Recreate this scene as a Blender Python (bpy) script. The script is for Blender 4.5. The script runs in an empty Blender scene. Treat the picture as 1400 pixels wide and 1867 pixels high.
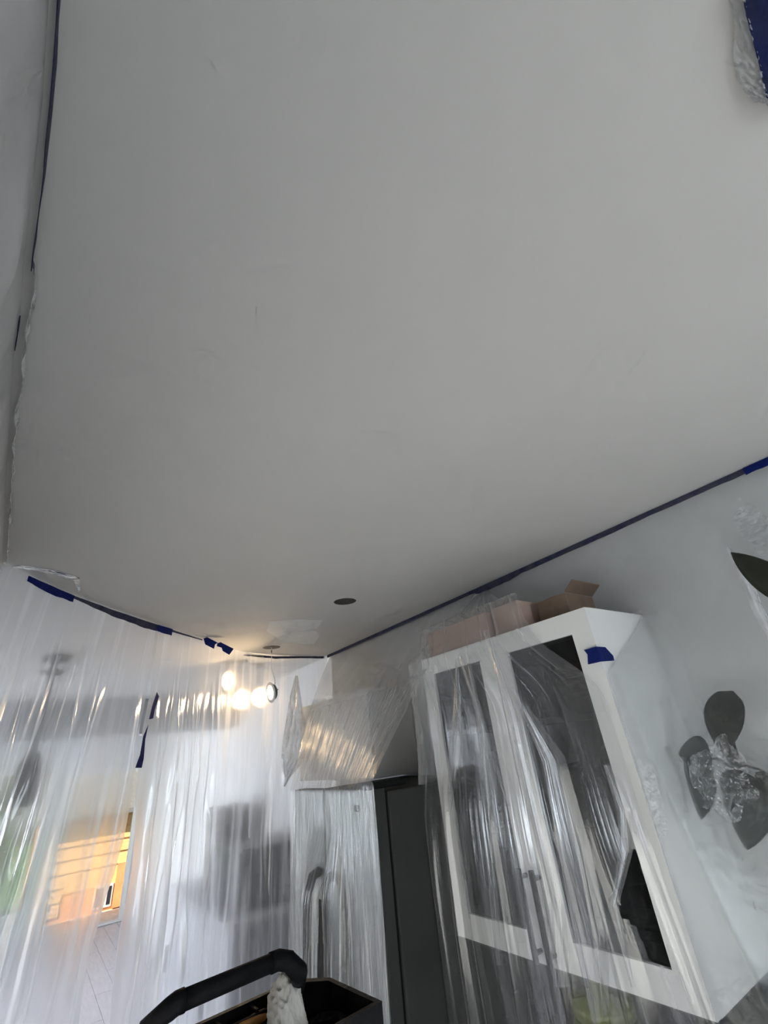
import bpy, bmesh, math, random
import numpy as np
from mathutils import Vector, Matrix, noise

random.seed(7); rng = np.random.default_rng(11)
sc = bpy.context.scene
C = sc.collection

# ------------------------------------------------------------------ camera
EYE = 1.90                      # lens height above the floor, metres
FPX, CX, CY = 804.0, 700.0, 933.5
UP = np.array([-170, -1493., FPX]); UP /= np.linalg.norm(UP)
D1 = np.array([49-CX, 1440-CY, FPX]); D1 -= UP*(D1@UP); D1 /= np.linalg.norm(D1)
D2 = np.cross(D1, UP)
if D2[0] < 0: D2 = -D2
cam_d = bpy.data.cameras.new('camera'); cam = bpy.data.objects.new('camera', cam_d); C.objects.link(cam)
cam_d.sensor_fit = 'AUTO'; cam_d.sensor_width = 36; cam_d.lens = 36*FPX/1867
cam_d.shift_y = 0.0; cam_d.clip_start = 0.02; cam_d.clip_end = 200
rx = Vector((D2[0], D1[0], UP[0])); dn = Vector((D2[1], D1[1], UP[1])); fw = Vector((D2[2], D1[2], UP[2]))
M = Matrix((rx, -dn, -fw)).transposed().to_4x4(); M.translation = Vector((0, 0, EYE))
cam.matrix_world = M
sc.camera = cam
sc.view_settings.view_transform = 'Standard'; sc.view_settings.look = 'None'
sc.view_settings.gamma = 1; sc.view_settings.use_curve_mapping = False
sc.view_settings.exposure = 0.13
sc.cycles.use_denoising = True
sc.cycles.use_adaptive_sampling = True; sc.cycles.adaptive_threshold = 0.12; sc.cycles.adaptive_min_samples = 12
sc.cycles.transparent_max_bounces = 16
sc.cycles.max_bounces = 6
sc.cycles.diffuse_bounces = 3
sc.cycles.transmission_bounces = 4
sc.cycles.sample_clamp_indirect = 6.0
sc.cycles.caustics_refractive = False; sc.cycles.caustics_reflective = False

# ------------------------------------------------------------------ world, sun, daylight
w = bpy.data.worlds.new('sky'); sc.world = w; w.use_nodes = True
nt = w.node_tree; bg = nt.nodes['Background']
sky = nt.nodes.new('ShaderNodeTexSky'); sky.sky_type = 'NISHITA'; sky.sun_disc = False
sky.sun_elevation = math.radians(42); sky.sun_rotation = math.radians(250); sky.air_density = 1.2; sky.dust_density = 1.5
nt.links.new(sky.outputs[0], bg.inputs[0]); bg.inputs[1].default_value = 0.11
sd = bpy.data.lights.new('sun', 'SUN'); sd.energy = 8.0; sd.angle = math.radians(1.0); sd.color = (1, .86, .66)
so = bpy.data.objects.new('sun', sd); C.objects.link(so)
so.rotation_euler = Vector((0.62, 0.50, -0.62)).to_track_quat('-Z', 'Y').to_euler()

def daylight(name, loc, rot, sx, sy, energy, color):
    l = bpy.data.lights.new(name, 'AREA'); l.shape = 'RECTANGLE'; l.size = sx; l.size_y = sy
    l.energy = energy; l.color = color
    o = bpy.data.objects.new(name, l); C.objects.link(o); o.location = loc; o.rotation_euler = rot
    return o
# daylight coming in through the window behind the photographer and the windows of the far room
daylight('daylight_back_window', (0.48, -2.80, 1.47), (math.radians(90), 0, 0), 1.3, 1.4, 43, (.84, .91, 1))
daylight('daylight_far_side_window', (-2.56, 6.3, 1.35), (math.radians(90), 0, math.radians(-90)), 3.0, 1.5, 195, (.85, .89, 1))
daylight('fill_light_left', (-.40, .60, 1.25), (math.radians(90), 0, math.radians(-90)), 2.1, 1.0, 36, (1, .96, .92))  # added fill lamp at an invented left window, brightens the cabinet fronts

# ------------------------------------------------------------------ helpers
def ray(x, y):
    v = np.array([x-CX, y-CY, FPX]); v = v/np.linalg.norm(v)
    return np.array([v@D2, v@D1, v@UP])
def _o(v): return Vector((v[0], v[1], v[2]+EYE))
def onX(x, y, X): r = ray(x, y); return _o(r*X/r[0])
def onY(x, y, Y): r = ray(x, y); return _o(r*Y/r[1])
def onZ(x, y, Z): r = ray(x, y); return _o(r*(Z-EYE)/r[2])      # Z above the floor
CEIL = EYE+0.65

def mat(name, col, rough=.6, metal=0., var=.06, scale=6., bump=0., bscale=60., emit=None, estr=0., stretch=(1, 1, 1), spec=.5, trans=0., ior=1.45, col2=None):
    m = bpy.data.materials.new(name); m.use_nodes = True
    n = m.node_tree.nodes; L = m.node_tree.links; p = n['Principled BSDF']
    tc = n.new('ShaderNodeTexCoord'); mp = n.new('ShaderNodeMapping'); mp.inputs['Scale'].default_value = stretch
    L.new(tc.outputs['Object'], mp.inputs['Vector'])
    nz = n.new('ShaderNodeTexNoise'); nz.inputs['Scale'].default_value = scale; nz.inputs['Detail'].default_value = 3
    L.new(mp.outputs[0], nz.inputs['Vector'])
    cr = n.new('ShaderNodeValToRGB'); c = Vector(col[:3])
    a = col2 if col2 else tuple(max(0, v*(1-var)) for v in c); b = tuple(min(1, v*(1+var)) for v in c)
    cr.color_ramp.elements[0].color = (*a, 1); cr.color_ramp.elements[1].color = (*b, 1)
    cr.color_ramp.elements[0].position = .3; cr.color_ramp.elements[1].position = .7
    L.new(nz.outputs[0], cr.inputs[0]); L.new(cr.outputs[0], p.inputs['Base Color'])
    p.inputs['Roughness'].default_value = rough; p.inputs['Metallic'].default_value = metal
    p.inputs['Specular IOR Level'].default_value = spec; p.inputs['IOR'].default_value = ior
    p.inputs['Transmission Weight'].default_value = trans
    if bump:
        bz = n.new('ShaderNodeTexNoise'); bz.inputs['Scale'].default_value = bscale; bz.inputs['Detail'].default_value = 2
        L.new(mp.outputs[0], bz.inputs['Vector'])
        bm_ = n.new('ShaderNodeBump'); bm_.inputs['Strength'].default_value = bump; bm_.inputs['Distance'].default_value = .01
        L.new(bz.outputs[0], bm_.inputs['Height']); L.new(bm_.outputs[0], p.inputs['Normal'])
    if emit:
        p.inputs['Emission Color'].default_value = (*emit, 1); p.inputs['Emission Strength'].default_value = estr
    return m

def plastic(name, haze=.2, edge=.5, blur=.3, gloss=.5, grough=.16, bump=.25, stretch=(60, 60, 6), tint=(.9, .91, .93), brough=.55, bior=1.12, streak=.5, base=.06, m0=.45, m1=.75, uvs=None):
    """thin polythene film: see-through, a little milky, glossy, thicker looking where it is seen edge-on"""
    m = bpy.data.materials.new(name); m.use_nodes = True
    n = m.node_tree.nodes; L = m.node_tree.links; n.clear()
    out = n.new('ShaderNodeOutputMaterial')
    tc = n.new('ShaderNodeTexCoord'); mp = n.new('ShaderNodeMapping'); mp.inputs['Scale'].default_value = stretch
    L.new(tc.outputs['Object'], mp.inputs['Vector'])
    nz = n.new('ShaderNodeTexNoise'); nz.inputs['Scale'].default_value = 1; nz.inputs['Detail'].default_value = 2; nz.inputs['Roughness'].default_value = .6
    L.new(mp.outputs[0], nz.inputs['Vector'])
    bp = n.new('ShaderNodeBump'); bp.inputs['Strength'].default_value = bump; bp.inputs['Distance'].default_value = .02
    L.new(nz.outputs[0], bp.inputs['Height'])
    tr = n.new('ShaderNodeBsdfTransparent'); tr.inputs[0].default_value = (.97, .975, .98, 1)
    rf = n.new('ShaderNodeBsdfRefraction'); rf.inputs['Color'].default_value = (.97, .975, .98, 1)
    rf.inputs['Roughness'].default_value = brough
    ge = n.new('ShaderNodeNewGeometry'); im = n.new('ShaderNodeMapRange'); im.inputs[3].default_value = bior; im.inputs[4].default_value = 1/bior   # same bend from either side of the film
    L.new(ge.outputs['Backfacing'], im.inputs[0]); L.new(im.outputs[0], rf.inputs['IOR'])
    s1 = n.new('ShaderNodeMixShader'); s1.inputs[0].default_value = blur
    L.new(tr.outputs[0], s1.inputs[1]); L.new(rf.outputs[0], s1.inputs[2])
    df = n.new('ShaderNodeBsdfDiffuse'); df.inputs[0].default_value = (*tint, 1)
    tl = n.new('ShaderNodeBsdfTranslucent'); tl.inputs[0].default_value = (*tint, 1)
    for s in (df, tl): L.new(bp.outputs[0], s.inputs['Normal'])
    s2 = n.new('ShaderNodeMixShader'); s2.inputs[0].default_value = .45
    L.new(df.outputs[0], s2.inputs[1]); L.new(tl.outputs[0], s2.inputs[2])
    lw = n.new('ShaderNodeLayerWeight'); lw.inputs[0].default_value = .5; L.new(bp.outputs[0], lw.inputs['Normal'])
    pw = n.new('ShaderNodeMath'); pw.operation = 'POWER'; pw.inputs[1].default_value = 2.5; L.new(lw.outputs['Facing'], pw.inputs[0])
    # milky streaks of the film itself
    st = n.new('ShaderNodeTexNoise'); st.inputs['Scale'].default_value = .45; st.inputs['Detail'].default_value = 2; L.new(mp.outputs[0], st.inputs['Vector'])
    sr = n.new('ShaderNodeMapRange'); sr.inputs[1].default_value = m0; sr.inputs[2].default_value = m1; sr.inputs[3].default_value = 0; sr.inputs[4].default_value = haze*streak
    if uvs:
        mu = n.new('ShaderNodeMapping'); mu.inputs['Scale'].default_value = (uvs[0], uvs[1], 1); L.new(tc.outputs['UV'], mu.inputs['Vector']); L.new(mu.outputs[0], st.inputs['Vector']); st.inputs['Scale'].default_value = 1.0; L.new(mu.outputs[0], nz.inputs['Vector'])
    L.new(st.outputs[0], sr.inputs[0])
    ma = n.new('ShaderNodeMath'); ma.operation = 'MULTIPLY_ADD'; ma.inputs[1].default_value = edge; L.new(pw.outputs[0], ma.inputs[0]); L.new(sr.outputs[0], ma.inputs[2])
    ad = n.new('ShaderNodeMath'); ad.operation = 'ADD'; ad.use_clamp = True; ad.inputs[1].default_value = haze; L.new(ma.outputs[0], ad.inputs[0])
    s3 = n.new('ShaderNodeMixShader'); L.new(ad.outputs[0], s3.inputs[0]); L.new(s1.outputs[0], s3.inputs[1]); L.new(s2.outputs[0], s3.inputs[2])
    gl = n.new('ShaderNodeBsdfGlossy'); gl.inputs['Roughness'].default_value = grough; gl.inputs['Color'].default_value = (1, 1, 1, 1)
    L.new(bp.outputs[0], gl.inputs['Normal'])
    fm = n.new('ShaderNodeMath'); fm.operation = 'MULTIPLY_ADD'; fm.inputs[1].default_value = gloss; fm.inputs[2].default_value = base; fm.use_clamp = True
    L.new(pw.outputs[0], fm.inputs[0])
    s4 = n.new('ShaderNodeMixShader'); L.new(fm.outputs[0], s4.inputs[0]); L.new(s3.outputs[0], s4.inputs[1]); L.new(gl.outputs[0], s4.inputs[2])
    L.new(s4.outputs[0], out.inputs[0])
    return m

def glass(name, col=(.96, .98, .98), refl=.06, rough=.02):
    m = bpy.data.materials.new(name); m.use_nodes = True
    n = m.node_tree.nodes; L = m.node_tree.links; n.clear(); out = n.new('ShaderNodeOutputMaterial')
    tr = n.new('ShaderNodeBsdfTransparent'); tr.inputs[0].default_value = (*col, 1)
    gl = n.new('ShaderNodeBsdfGlossy'); gl.inputs['Roughness'].default_value = rough
    nz = n.new('ShaderNodeTexNoise'); nz.inputs['Scale'].default_value = 2.5
    bp = n.new('ShaderNodeBump'); bp.inputs['Strength'].default_value = .02; L.new(nz.outputs[0], bp.inputs['Height']); L.new(bp.outputs[0], gl.inputs['Normal'])
    lw = n.new('ShaderNodeLayerWeight'); lw.inputs[0].default_value = .5
    pw = n.new('ShaderNodeMath'); pw.operation = 'POWER'; pw.inputs[1].default_value = 4; L.new(lw.outputs['Facing'], pw.inputs[0])
    ma = n.new('ShaderNodeMath'); ma.operation = 'MULTIPLY_ADD'; ma.inputs[1].default_value = .7; ma.inputs[2].default_value = refl; L.new(pw.outputs[0], ma.inputs[0])
    mx = n.new('ShaderNodeMixShader'); L.new(ma.outputs[0], mx.inputs[0]); L.new(tr.outputs[0], mx.inputs[1]); L.new(gl.outputs[0], mx.inputs[2]); L.new(mx.outputs[0], out.inputs[0])
    return m

class MB:
    """collects shapes into one mesh"""
    def __init__(s): s.v = []; s.f = []
    def add(s, vs, fs):
        k = len(s.v); s.v += [tuple(v) for v in vs]; s.f += [tuple(i+k for i in f) for f in fs]; return s
    def box(s, a, b, bev=0.):
        x0, y0, z0 = (min(a[i], b[i]) for i in range(3)); x1, y1, z1 = (max(a[i], b[i]) for i in range(3))
        if bev:
            bm = bmesh.new(); bmesh.ops.create_cube(bm, size=1)
            for v in bm.verts: v.co = Vector(((x0+x1)/2+v.co.x*(x1-x0), (y0+y1)/2+v.co.y*(y1-y0), (z0+z1)/2+v.co.z*(z1-z0)))
            bmesh.ops.bevel(bm, geom=bm.edges[:], offset=bev, segments=2, affect='EDGES', profile=.5)
            bm.verts.index_update(); vs = [v.co[:] for v in bm.verts]; fs = [[v.index for v in f.verts] for f in bm.faces]; bm.free()
            return s.add(vs, fs)
        vs = [(x0,y0,z0),(x1,y0,z0),(x1,y1,z0),(x0,y1,z0),(x0,y0,z1),(x1,y0,z1),(x1,y1,z1),(x0,y1,z1)]
        return s.add(vs, [(0,3,2,1),(4,5,6,7),(0,1,5,4),(1,2,6,5),(2,3,7,6),(3,0,4,7)])
    def tube(s, pts, r, n=10, cap=True, flat=None):
        pts = [Vector(p) for p in pts]; rs = r if isinstance(r, (list, tuple)) else [r]*len(pts)
        vs = []; fs = []; ref = None
        for i, p in enumerate(pts):
            t = (pts[min(i+1, len(pts)-1)]-pts[max(i-1, 0)]).normalized()
            if ref is None:
                ref = Vector((0, 0, 1)) if abs(t.z) < .9 else Vector((1, 0, 0))
            u = t.cross(ref).normalized(); v = u.cross(t).normalized(); ref = v
            for k in range(n):
                a = 2*math.pi*k/n; vs.append(p+u*math.cos(a)*rs[i]+v*math.sin(a)*rs[i])
        for i in range(len(pts)-1):
            for k in range(n):
                fs.append((i*n+k, i*n+(k+1) % n, (i+1)*n+(k+1) % n, (i+1)*n+k))
        if cap: fs += [tuple(range(n-1, -1, -1)), tuple((len(pts)-1)*n+k for k in range(n))]
        return s.add(vs, fs)
    def lathe(s, prof, c=(0, 0, 0), n=28, rot=None):
        vs = []; fs = []
        for (r, z) in prof:
            for k in range(n):
                a = 2*math.pi*k/n; p = Vector((r*math.cos(a), r*math.sin(a), z))
                if rot: p = rot @ p
                vs.append(p+Vector(c))
        for i in range(len(prof)-1):
            for k in range(n): fs.append((i*n+k, i*n+(k+1) % n, (i+1)*n+(k+1) % n, (i+1)*n+k))
        if prof[0][0] > 0: fs.append(tuple(range(n-1, -1, -1)))
        if prof[-1][0] > 0: fs.append(tuple((len(prof)-1)*n+k for k in range(n)))
        return s.add(vs, fs)
    def grid(s, P, UV=None):
        """P: array (rows, cols, 3); UV: optional array (rows, cols, 2)"""
        R, K, _ = P.shape; k = len(s.v)
        if UV is not None: s.uv = UV.reshape(-1, 2)
        s.v += [tuple(p) for p in P.reshape(-1, 3)]
        s.f += [(k+i*K+j, k+i*K+j+1, k+(i+1)*K+j+1, k+(i+1)*K+j) for i in range(R-1) for j in range(K-1)]
        return s
    def build(s, name, m, parent=None, smooth=False, origin=None):
        me = bpy.data.meshes.new(name)
        o0 = Vector(origin) if origin is not None else Vector((0, 0, 0))
        me.from_pydata([tuple(Vector(v)-o0) for v in s.v] if origin is not None else s.v, [], s.f); me.update()
        if smooth:
            me.polygons.foreach_set('use_smooth', [True]*len(me.polygons))
        me.materials.append(m)
        if getattr(s, 'uv', None) is not None:
            ly = me.uv_layers.new(name='folds'); li = np.zeros(len(me.loops), dtype=np.int32); me.loops.foreach_get('vertex_index', li)
            ly.data.foreach_set('uv', s.uv[li].astype(np.float32).ravel())
        o = bpy.data.objects.new(name, me); C.objects.link(o)
        if origin is not None: o.location = o0
        if parent is not None:
            o.parent = parent
            if parent.location.length > 0: o.location = Vector(o.location)-parent.location
        return o

def tag(o, label, cat, group=None, kind=None):
    o['label'] = label; o['category'] = cat
    if group: o['group'] = group
    if kind: o['kind'] = kind
    return o
def struct(o): o['kind'] = 'structure'; return o
def thing(name, loc, label, cat, group=None):
    o = bpy.data.objects.new(name, None); C.objects.link(o); o.location = loc; o.empty_display_size = .05
    return tag(o, label, cat, group)
def sub(o, parent):
    """parent o to a mesh that sits at the world origin under an Empty"""
    o.parent = parent
    return o
def smoothstep(a, b, x):
    t = np.clip((x-a)/(b-a), 0, 1); return t*t*(3-2*t)

# ------------------------------------------------------------------ materials
m_ceil = mat('ceiling_paint', (.70, .68, .655), .75, var=.025, scale=1.6)
m_patch = mat('fresh_filler', (.86, .86, .85), .8, var=.03, scale=20, bump=.1, bscale=80)
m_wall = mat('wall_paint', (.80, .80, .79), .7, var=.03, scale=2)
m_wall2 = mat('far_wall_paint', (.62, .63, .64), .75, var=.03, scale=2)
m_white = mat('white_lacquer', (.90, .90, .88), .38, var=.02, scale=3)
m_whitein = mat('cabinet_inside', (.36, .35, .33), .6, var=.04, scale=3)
m_dark = mat('can_black', (.02, .018, .016), .7, var=.3)
m_tape = mat('painters_tape', (.003, .012, .12), .6, var=.18, scale=40, bump=.25, bscale=160, spec=.2)
m_tapeold = mat('painters_tape_painted', (.018, .021, .055), .6, var=.35, scale=25, bump=.3, bscale=120, col2=(.065, .068, .095), spec=.2)
m_tapedark = mat('painters_tape_dark', (.006, .012, .065), .65, var=.3, scale=22, bump=.4, bscale=70, col2=(.018, .024, .07), spec=.2)  # darker, less saturated blue variant of the tape
m_steel = mat('brushed_steel', (.20, .202, .197), .42, metal=.7, var=.08, scale=8, stretch=(20, 20, .5), bump=.03, bscale=30)
m_fridgeside = mat('fridge_side_grey', (.050, .050, .047), .85, var=.12, scale=6, spec=.15)
m_black = mat('black_plastic', (.004, .004, .0045), .5, var=.3, scale=30, bump=.12, bscale=120, spec=.2)
m_blackworn = mat('black_plastic_worn', (.003, .003, .0035), .6, var=.5, scale=60, bump=.2, bscale=90, col2=(.008, .008, .009), spec=.10)
m_handle = mat('dark_bronze', (.022, .021, .021), .5, metal=.1, var=.15, spec=.3)
m_backsplash = mat('dark_backsplash', (.05, .05, .047), .4, var=.2, scale=10)
m_counter = mat('dark_worktop', (.06, .06, .06), .35, var=.3, scale=40)
m_card = mat('pinkish_cardboard', (.50, .36, .30), .8, var=.1, scale=8)
m_brown = mat('brown_card', (.20, .14, .10), .8, var=.15, scale=12)
m_ceramic = mat('grey_ceramic', (.42, .41, .40), .3, var=.05)
m_pink = mat('pink_ceramic', (.42, .25, .23), .4, var=.08)
m_olive = mat('olive_enamel', (.15, .17, .022), .45, var=.2, scale=9)
m_leaf = mat('rubber_leaf', (.020, .025, .015), .5, var=.35, scale=14, spec=.3)
m_leaf2 = mat('hedge_leaf', (.10, .26, .08), .6, var=.4, scale=3)
m_stem = mat('stem_brown', (.06, .05, .035), .7, var=.3)
m_terra = mat('clay_pot', (.32, .16, .10), .8, var=.12)
m_soil = mat('soil', (.04, .03, .02), .9, var=.4, scale=60)
m_floor = mat('floor_screed', (.74, .73, .72), .7, var=.06, scale=3)
m_plank = mat('pale_plank', (.60, .57, .60), .42, var=.07, scale=5, stretch=(8, 1, 1))
m_orange = mat('cedar_board', (.94, .58, .26), .6, var=.12, scale=5, stretch=(1, 6, 6))
m_orange2 = mat('orange_post', (.82, .38, .17), .6, var=.1)
m_trimw = mat('white_trim', (.82, .82, .80), .5, var=.03)
m_roofg = mat('grey_shingle', (.20, .21, .21), .8, var=.15, scale=20)
m_gravel = mat('white_gravel', (.85, .80, .74), .9, var=.12, scale=14, bump=.5, bscale=40)
m_grass = mat('lawn', (.12, .25, .07), .9, var=.3, scale=8)
m_pane = glass('pane_glass')
m_cabglass = glass('cabinet_glass', (.50, .51, .50), .05, .05)
m_darkpane = mat('dark_pane', (.03, .035, .05), .08, var=.1)
m_emit = mat('led_diffuser', (1, .9, .75), .5, var=.02, emit=(1, .80, .52), estr=11)
m_ledrim = mat('led_rim_white', (.85, .82, .80), .4, var=.03)
m_rag = mat('grey_rag', (.52, .50, .46), .95, var=.1, scale=30, bump=.4, bscale=90)
m_wood = mat('orange_wood', (.40, .18, .04), .5, var=.2, scale=6, stretch=(10, 1, 1))
m_alu = mat('ladder_alu', (.55, .56, .57), .4, metal=.85, var=.05)
m_sofa = mat('white_sideboard', (.62, .62, .66), .5, var=.03)
m_greybox = mat('grey_appliance', (.20, .20, .21), .4, var=.1)
p_curtain = plastic('curtain_film', haze=.15, edge=.35, blur=.68, gloss=.4, grough=.12, bump=.22, stretch=(34, 34, 4), brough=.92, bior=1.055, tint=(.96, .96, .99), streak=2.0, m0=.52, m1=.64, uvs=(26, 1.1))
p_left = plastic('left_film', haze=.52, edge=.4, blur=.5, gloss=.3, grough=.3, bump=.3, stretch=(14, 14, 5), tint=(.99, .98, 1))
p_fridge = plastic('fridge_film', haze=.075, edge=.25, blur=.12, gloss=.4, grough=.18, bump=.35, stretch=(20, 170, 7), brough=.3, bior=1.08, streak=1.6, base=.06, m0=.50, m1=.64, uvs=(75, 2.0))
p_smooth = plastic('fridge_film_taut', haze=.09, edge=.3, blur=.15, gloss=.3, grough=.2, bump=.12, stretch=(10, 20, 5), brough=.3, bior=1.08)
p_cab = plastic('cabinet_film', haze=.10, edge=.35, blur=.10, gloss=.5, grough=.16, bump=.17, streak=1.5, base=.07, m0=.52, m1=.68, uvs=(34, 1.3), stretch=(30, 50, 5), brough=.3, bior=1.08)
p_wall = plastic('wall_film', haze=.075, edge=.35, blur=.25, gloss=.35, grough=.26, bump=.32, stretch=(13, 13, 13), tint=(.88, .91, .95), brough=.5, bior=1.06, base=.03)
p_crinkle = plastic('crumpled_film', haze=.46, edge=.7, blur=.1, gloss=.9, grough=.10, bump=.6, tint=(.97, .98, 1), stretch=(30, 30, 30))

# ================================================================== THE ROOM
XR = 1.645; XL = -0.235; YB = -2.6; YF = 9.75
def disc_pts(c, r, n=36): return [(c[0]+r*math.cos(2*math.pi*k/n), c[1]+r*math.sin(2*math.pi*k/n)) for k in range(n)]
hole1 = onZ(495, 1180.5, CEIL); hole2 = onZ(629, 1097, CEIL)
hole3 = Vector((1.064, 3.229, CEIL)); hole4 = Vector((1.228, 3.331, CEIL)); hole5 = Vector((.979, 3.256, CEIL))
holes = [hole1, hole2, hole3, hole4, hole5]
def plate(name, outer, inner, z, th, m):
    cu = bpy.data.curves.new(name, 'CURVE'); cu.dimensions = '2D'; cu.fill_mode = 'BOTH'; cu.extrude = th/2
    for loop in [outer]+inner:
        sp = cu.splines.new('POLY'); sp.points.add(len(loop)-1); sp.use_cyclic_u = True
        for p, q in zip(sp.points, loop): p.co = (q[0], q[1], 0, 1)
    t = bpy.data.objects.new(name+'_tmp', cu); C.objects.link(t); t.location = (0, 0, z)
    bpy.context.view_layer.update()
    me = bpy.data.meshes.new_from_object(t.evaluated_get(bpy.context.evaluated_depsgraph_get()))
    C.objects.unlink(t); bpy.data.objects.remove(t)
    me.name = name; me.materials.clear(); me.materials.append(m)
    o = bpy.data.objects.new(name, me); C.objects.link(o); o.location = (0, 0, z)
    return o
ceiling = struct(plate('ceiling', [(-2.62, YB-.12), (XR+.12, YB-.12), (XR+.12, YF+.15), (-2.62, YF+.15)],
                       [disc_pts(h, .055) for h in holes], CEIL+.007, .014, m_ceil))
for h in holes:
    b = MB().lathe([(.054, 0), (.058, .012), (.058, .13), (.0001, .13)], c=(h.x, h.y, CEIL+.001), n=36).build('can_housing', m_dark, smooth=False)
    b.parent = ceiling; b.location.z -= ceiling.location.z
b = MB().box((-2.62, YB-.12, CEIL+.15), (XR+.12, YF+.15, CEIL+.2)).build('light_block_slab', m_roofg); b.parent = ceiling; b.location.z -= ceiling.location.z  # unseen slab added above the ceiling to block sun and sky
# filler patch beside the hole in the ceiling
pp = [onZ(x, y, CEIL) for x, y in [(492, 1133), (540, 1129), (588, 1131), (577, 1147), (582, 1160), (572, 1174), (520, 1172), (486, 1150)]]
bm = MB(); n_ = len(pp); bm.add([(p.x, p.y, CEIL-.0012) for p in pp]+[(p.x, p.y, CEIL-.0001) for p in pp],
    [tuple(range(n_)), tuple(range(2*n_-1, n_-1, -1))]+[(i, n_+i, n_+(i+1) % n_, (i+1) % n_) for i in range(n_)])
b = bm.build('filler_patch', m_patch); b.parent = ceiling; b.location.z -= ceiling.location.z; b['label'] = 'fresh white filler patch'

floor = struct(MB().box((-2.62, YB-.12, -.15), (XR+.12, YF+.15, -.012)).build('floor', m_floor))
pl0 = None; pw_ = .178
for i, x in enumerate(np.arange(-.80, 1.62, pw_)):
    for y in np.arange(3.2+(i*.67) % 1.5-1.5, 9.6, 1.52):
        y0, y1 = max(y, 3.2), min(y+1.516, 9.72)
        if y1-y0 < .2: continue
        o = MB().box((x+.0015, y0, -.012), (min(x+pw_-.0015, XR-.002), y1, 0)).build('plank', m_plank, floor)
def wall(name, boxes, m):
    mb = MB()
    for a, b in boxes: mb.box(a, b)
    return struct(mb.build(name, m))
wall_right = wall('wall_right', [((XR, YB, 0), (XR+.12, YF, CEIL))], m_wall)
wall_left = wall('wall_left', [((XL-.12, YB, 0), (XL, -.48, CEIL)), ((XL-.12, 1.68, 0), (XL, 1.80, CEIL)), ((XL-.12, -.48, 0), (XL, 1.68, .75)), ((XL-.12, -.48, 1.75), (XL, 1.68, CEIL))], m_wall)  # opening between the piers is added for the left fill light
wall_back = wall('wall_back', [((XL, YB-.12, 0), (XR, YB, .72)), ((XL, YB-.12, 2.2), (XR, YB, CEIL)), ((XL, YB-.12, .72), (-.19, YB, 2.2)), ((1.15, YB-.12, .72), (XR, YB, 2.2))], m_wall)
W1 = (-1.75, .32, .35, 2.18); D1o = (.50, 1.60, 0., 2.05)
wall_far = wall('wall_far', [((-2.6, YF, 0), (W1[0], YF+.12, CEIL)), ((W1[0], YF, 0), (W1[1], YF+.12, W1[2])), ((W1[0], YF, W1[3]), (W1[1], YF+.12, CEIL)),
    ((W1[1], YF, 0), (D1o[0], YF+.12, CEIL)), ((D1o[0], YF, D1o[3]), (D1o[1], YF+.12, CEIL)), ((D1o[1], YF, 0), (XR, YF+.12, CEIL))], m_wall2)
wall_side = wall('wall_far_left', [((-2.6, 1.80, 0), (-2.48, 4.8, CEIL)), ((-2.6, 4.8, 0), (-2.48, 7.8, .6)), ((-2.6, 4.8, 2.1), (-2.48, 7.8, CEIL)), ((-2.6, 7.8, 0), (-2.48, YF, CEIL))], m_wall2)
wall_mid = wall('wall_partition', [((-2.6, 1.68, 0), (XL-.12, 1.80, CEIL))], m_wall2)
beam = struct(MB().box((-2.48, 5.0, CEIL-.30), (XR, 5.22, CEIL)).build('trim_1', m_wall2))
def window(name, x0, x1, z0, z1, y, mull, axis='Y'):
    fr = MB()
    def q(a0, a1, c0, c1, d0, d1):
        if axis == 'Y': fr.box((a0, y+d0, c0), (a1, y+d1, c1))
        else: fr.box((y+d0, a0, c0), (y+d1, a1, c1))
    t = .05
    q(x0, x1, z0, z0+t, .02, .10); q(x0, x1, z1-t, z1, .02, .10); q(x0, x0+t, z0+t, z1-t, .02, .10); q(x1-t, x1, z0+t, z1-t, .02, .10)
    for a in mull: q(a-.025, a+.025, z0+t, z1-t, .03, .09)
    f = struct(fr.build(name, m_trimw))
    xs = [x0+t]+list(mull)+[x1-t]
    for a, b in zip(xs[:-1], xs[1:]):
        g = MB()
        if axis == 'Y': g.box((a+.02, y+.055, z0+t), (b-.02, y+.061, z1-t))
        else: g.box((y+.055, a+.02, z0+t), (y+.061, b-.02, z1-t))
        g.build('pane', m_pane, f)
    return f
window('window_1', W1[0], W1[1], W1[2], W1[3], YF, [-1.05, -.35])
window('window_2', -.19, 1.15, .72, 2.2, YB-.12, [.48])
window('fill_window', -.48, 1.68, .75, 1.75, XL-.12, [.24, .96], axis='X')  # invented window, gives the added left fill lamp a way in
window('window_3', 4.8, 7.8, .6, 2.1, -2.6, [5.8, 6.8], axis='X')
dr = MB(); dr.box((D1o[0], YF, 0), (D1o[0]+.05, YF+.12, D1o[3])); dr.box((D1o[1]-.05, YF, 0), (D1o[1], YF+.12, D1o[3])); dr.box((D1o[0]+.05, YF, D1o[3]-.05), (D1o[1]-.05, YF+.12, D1o[3]))
door = struct(dr.build('door_1', m_trimw))
MB().box((D1o[0]+.05, YF, 0), (D1o[1]-.05, YF+.12, .02)).build('threshold', m_trimw, door)

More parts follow.
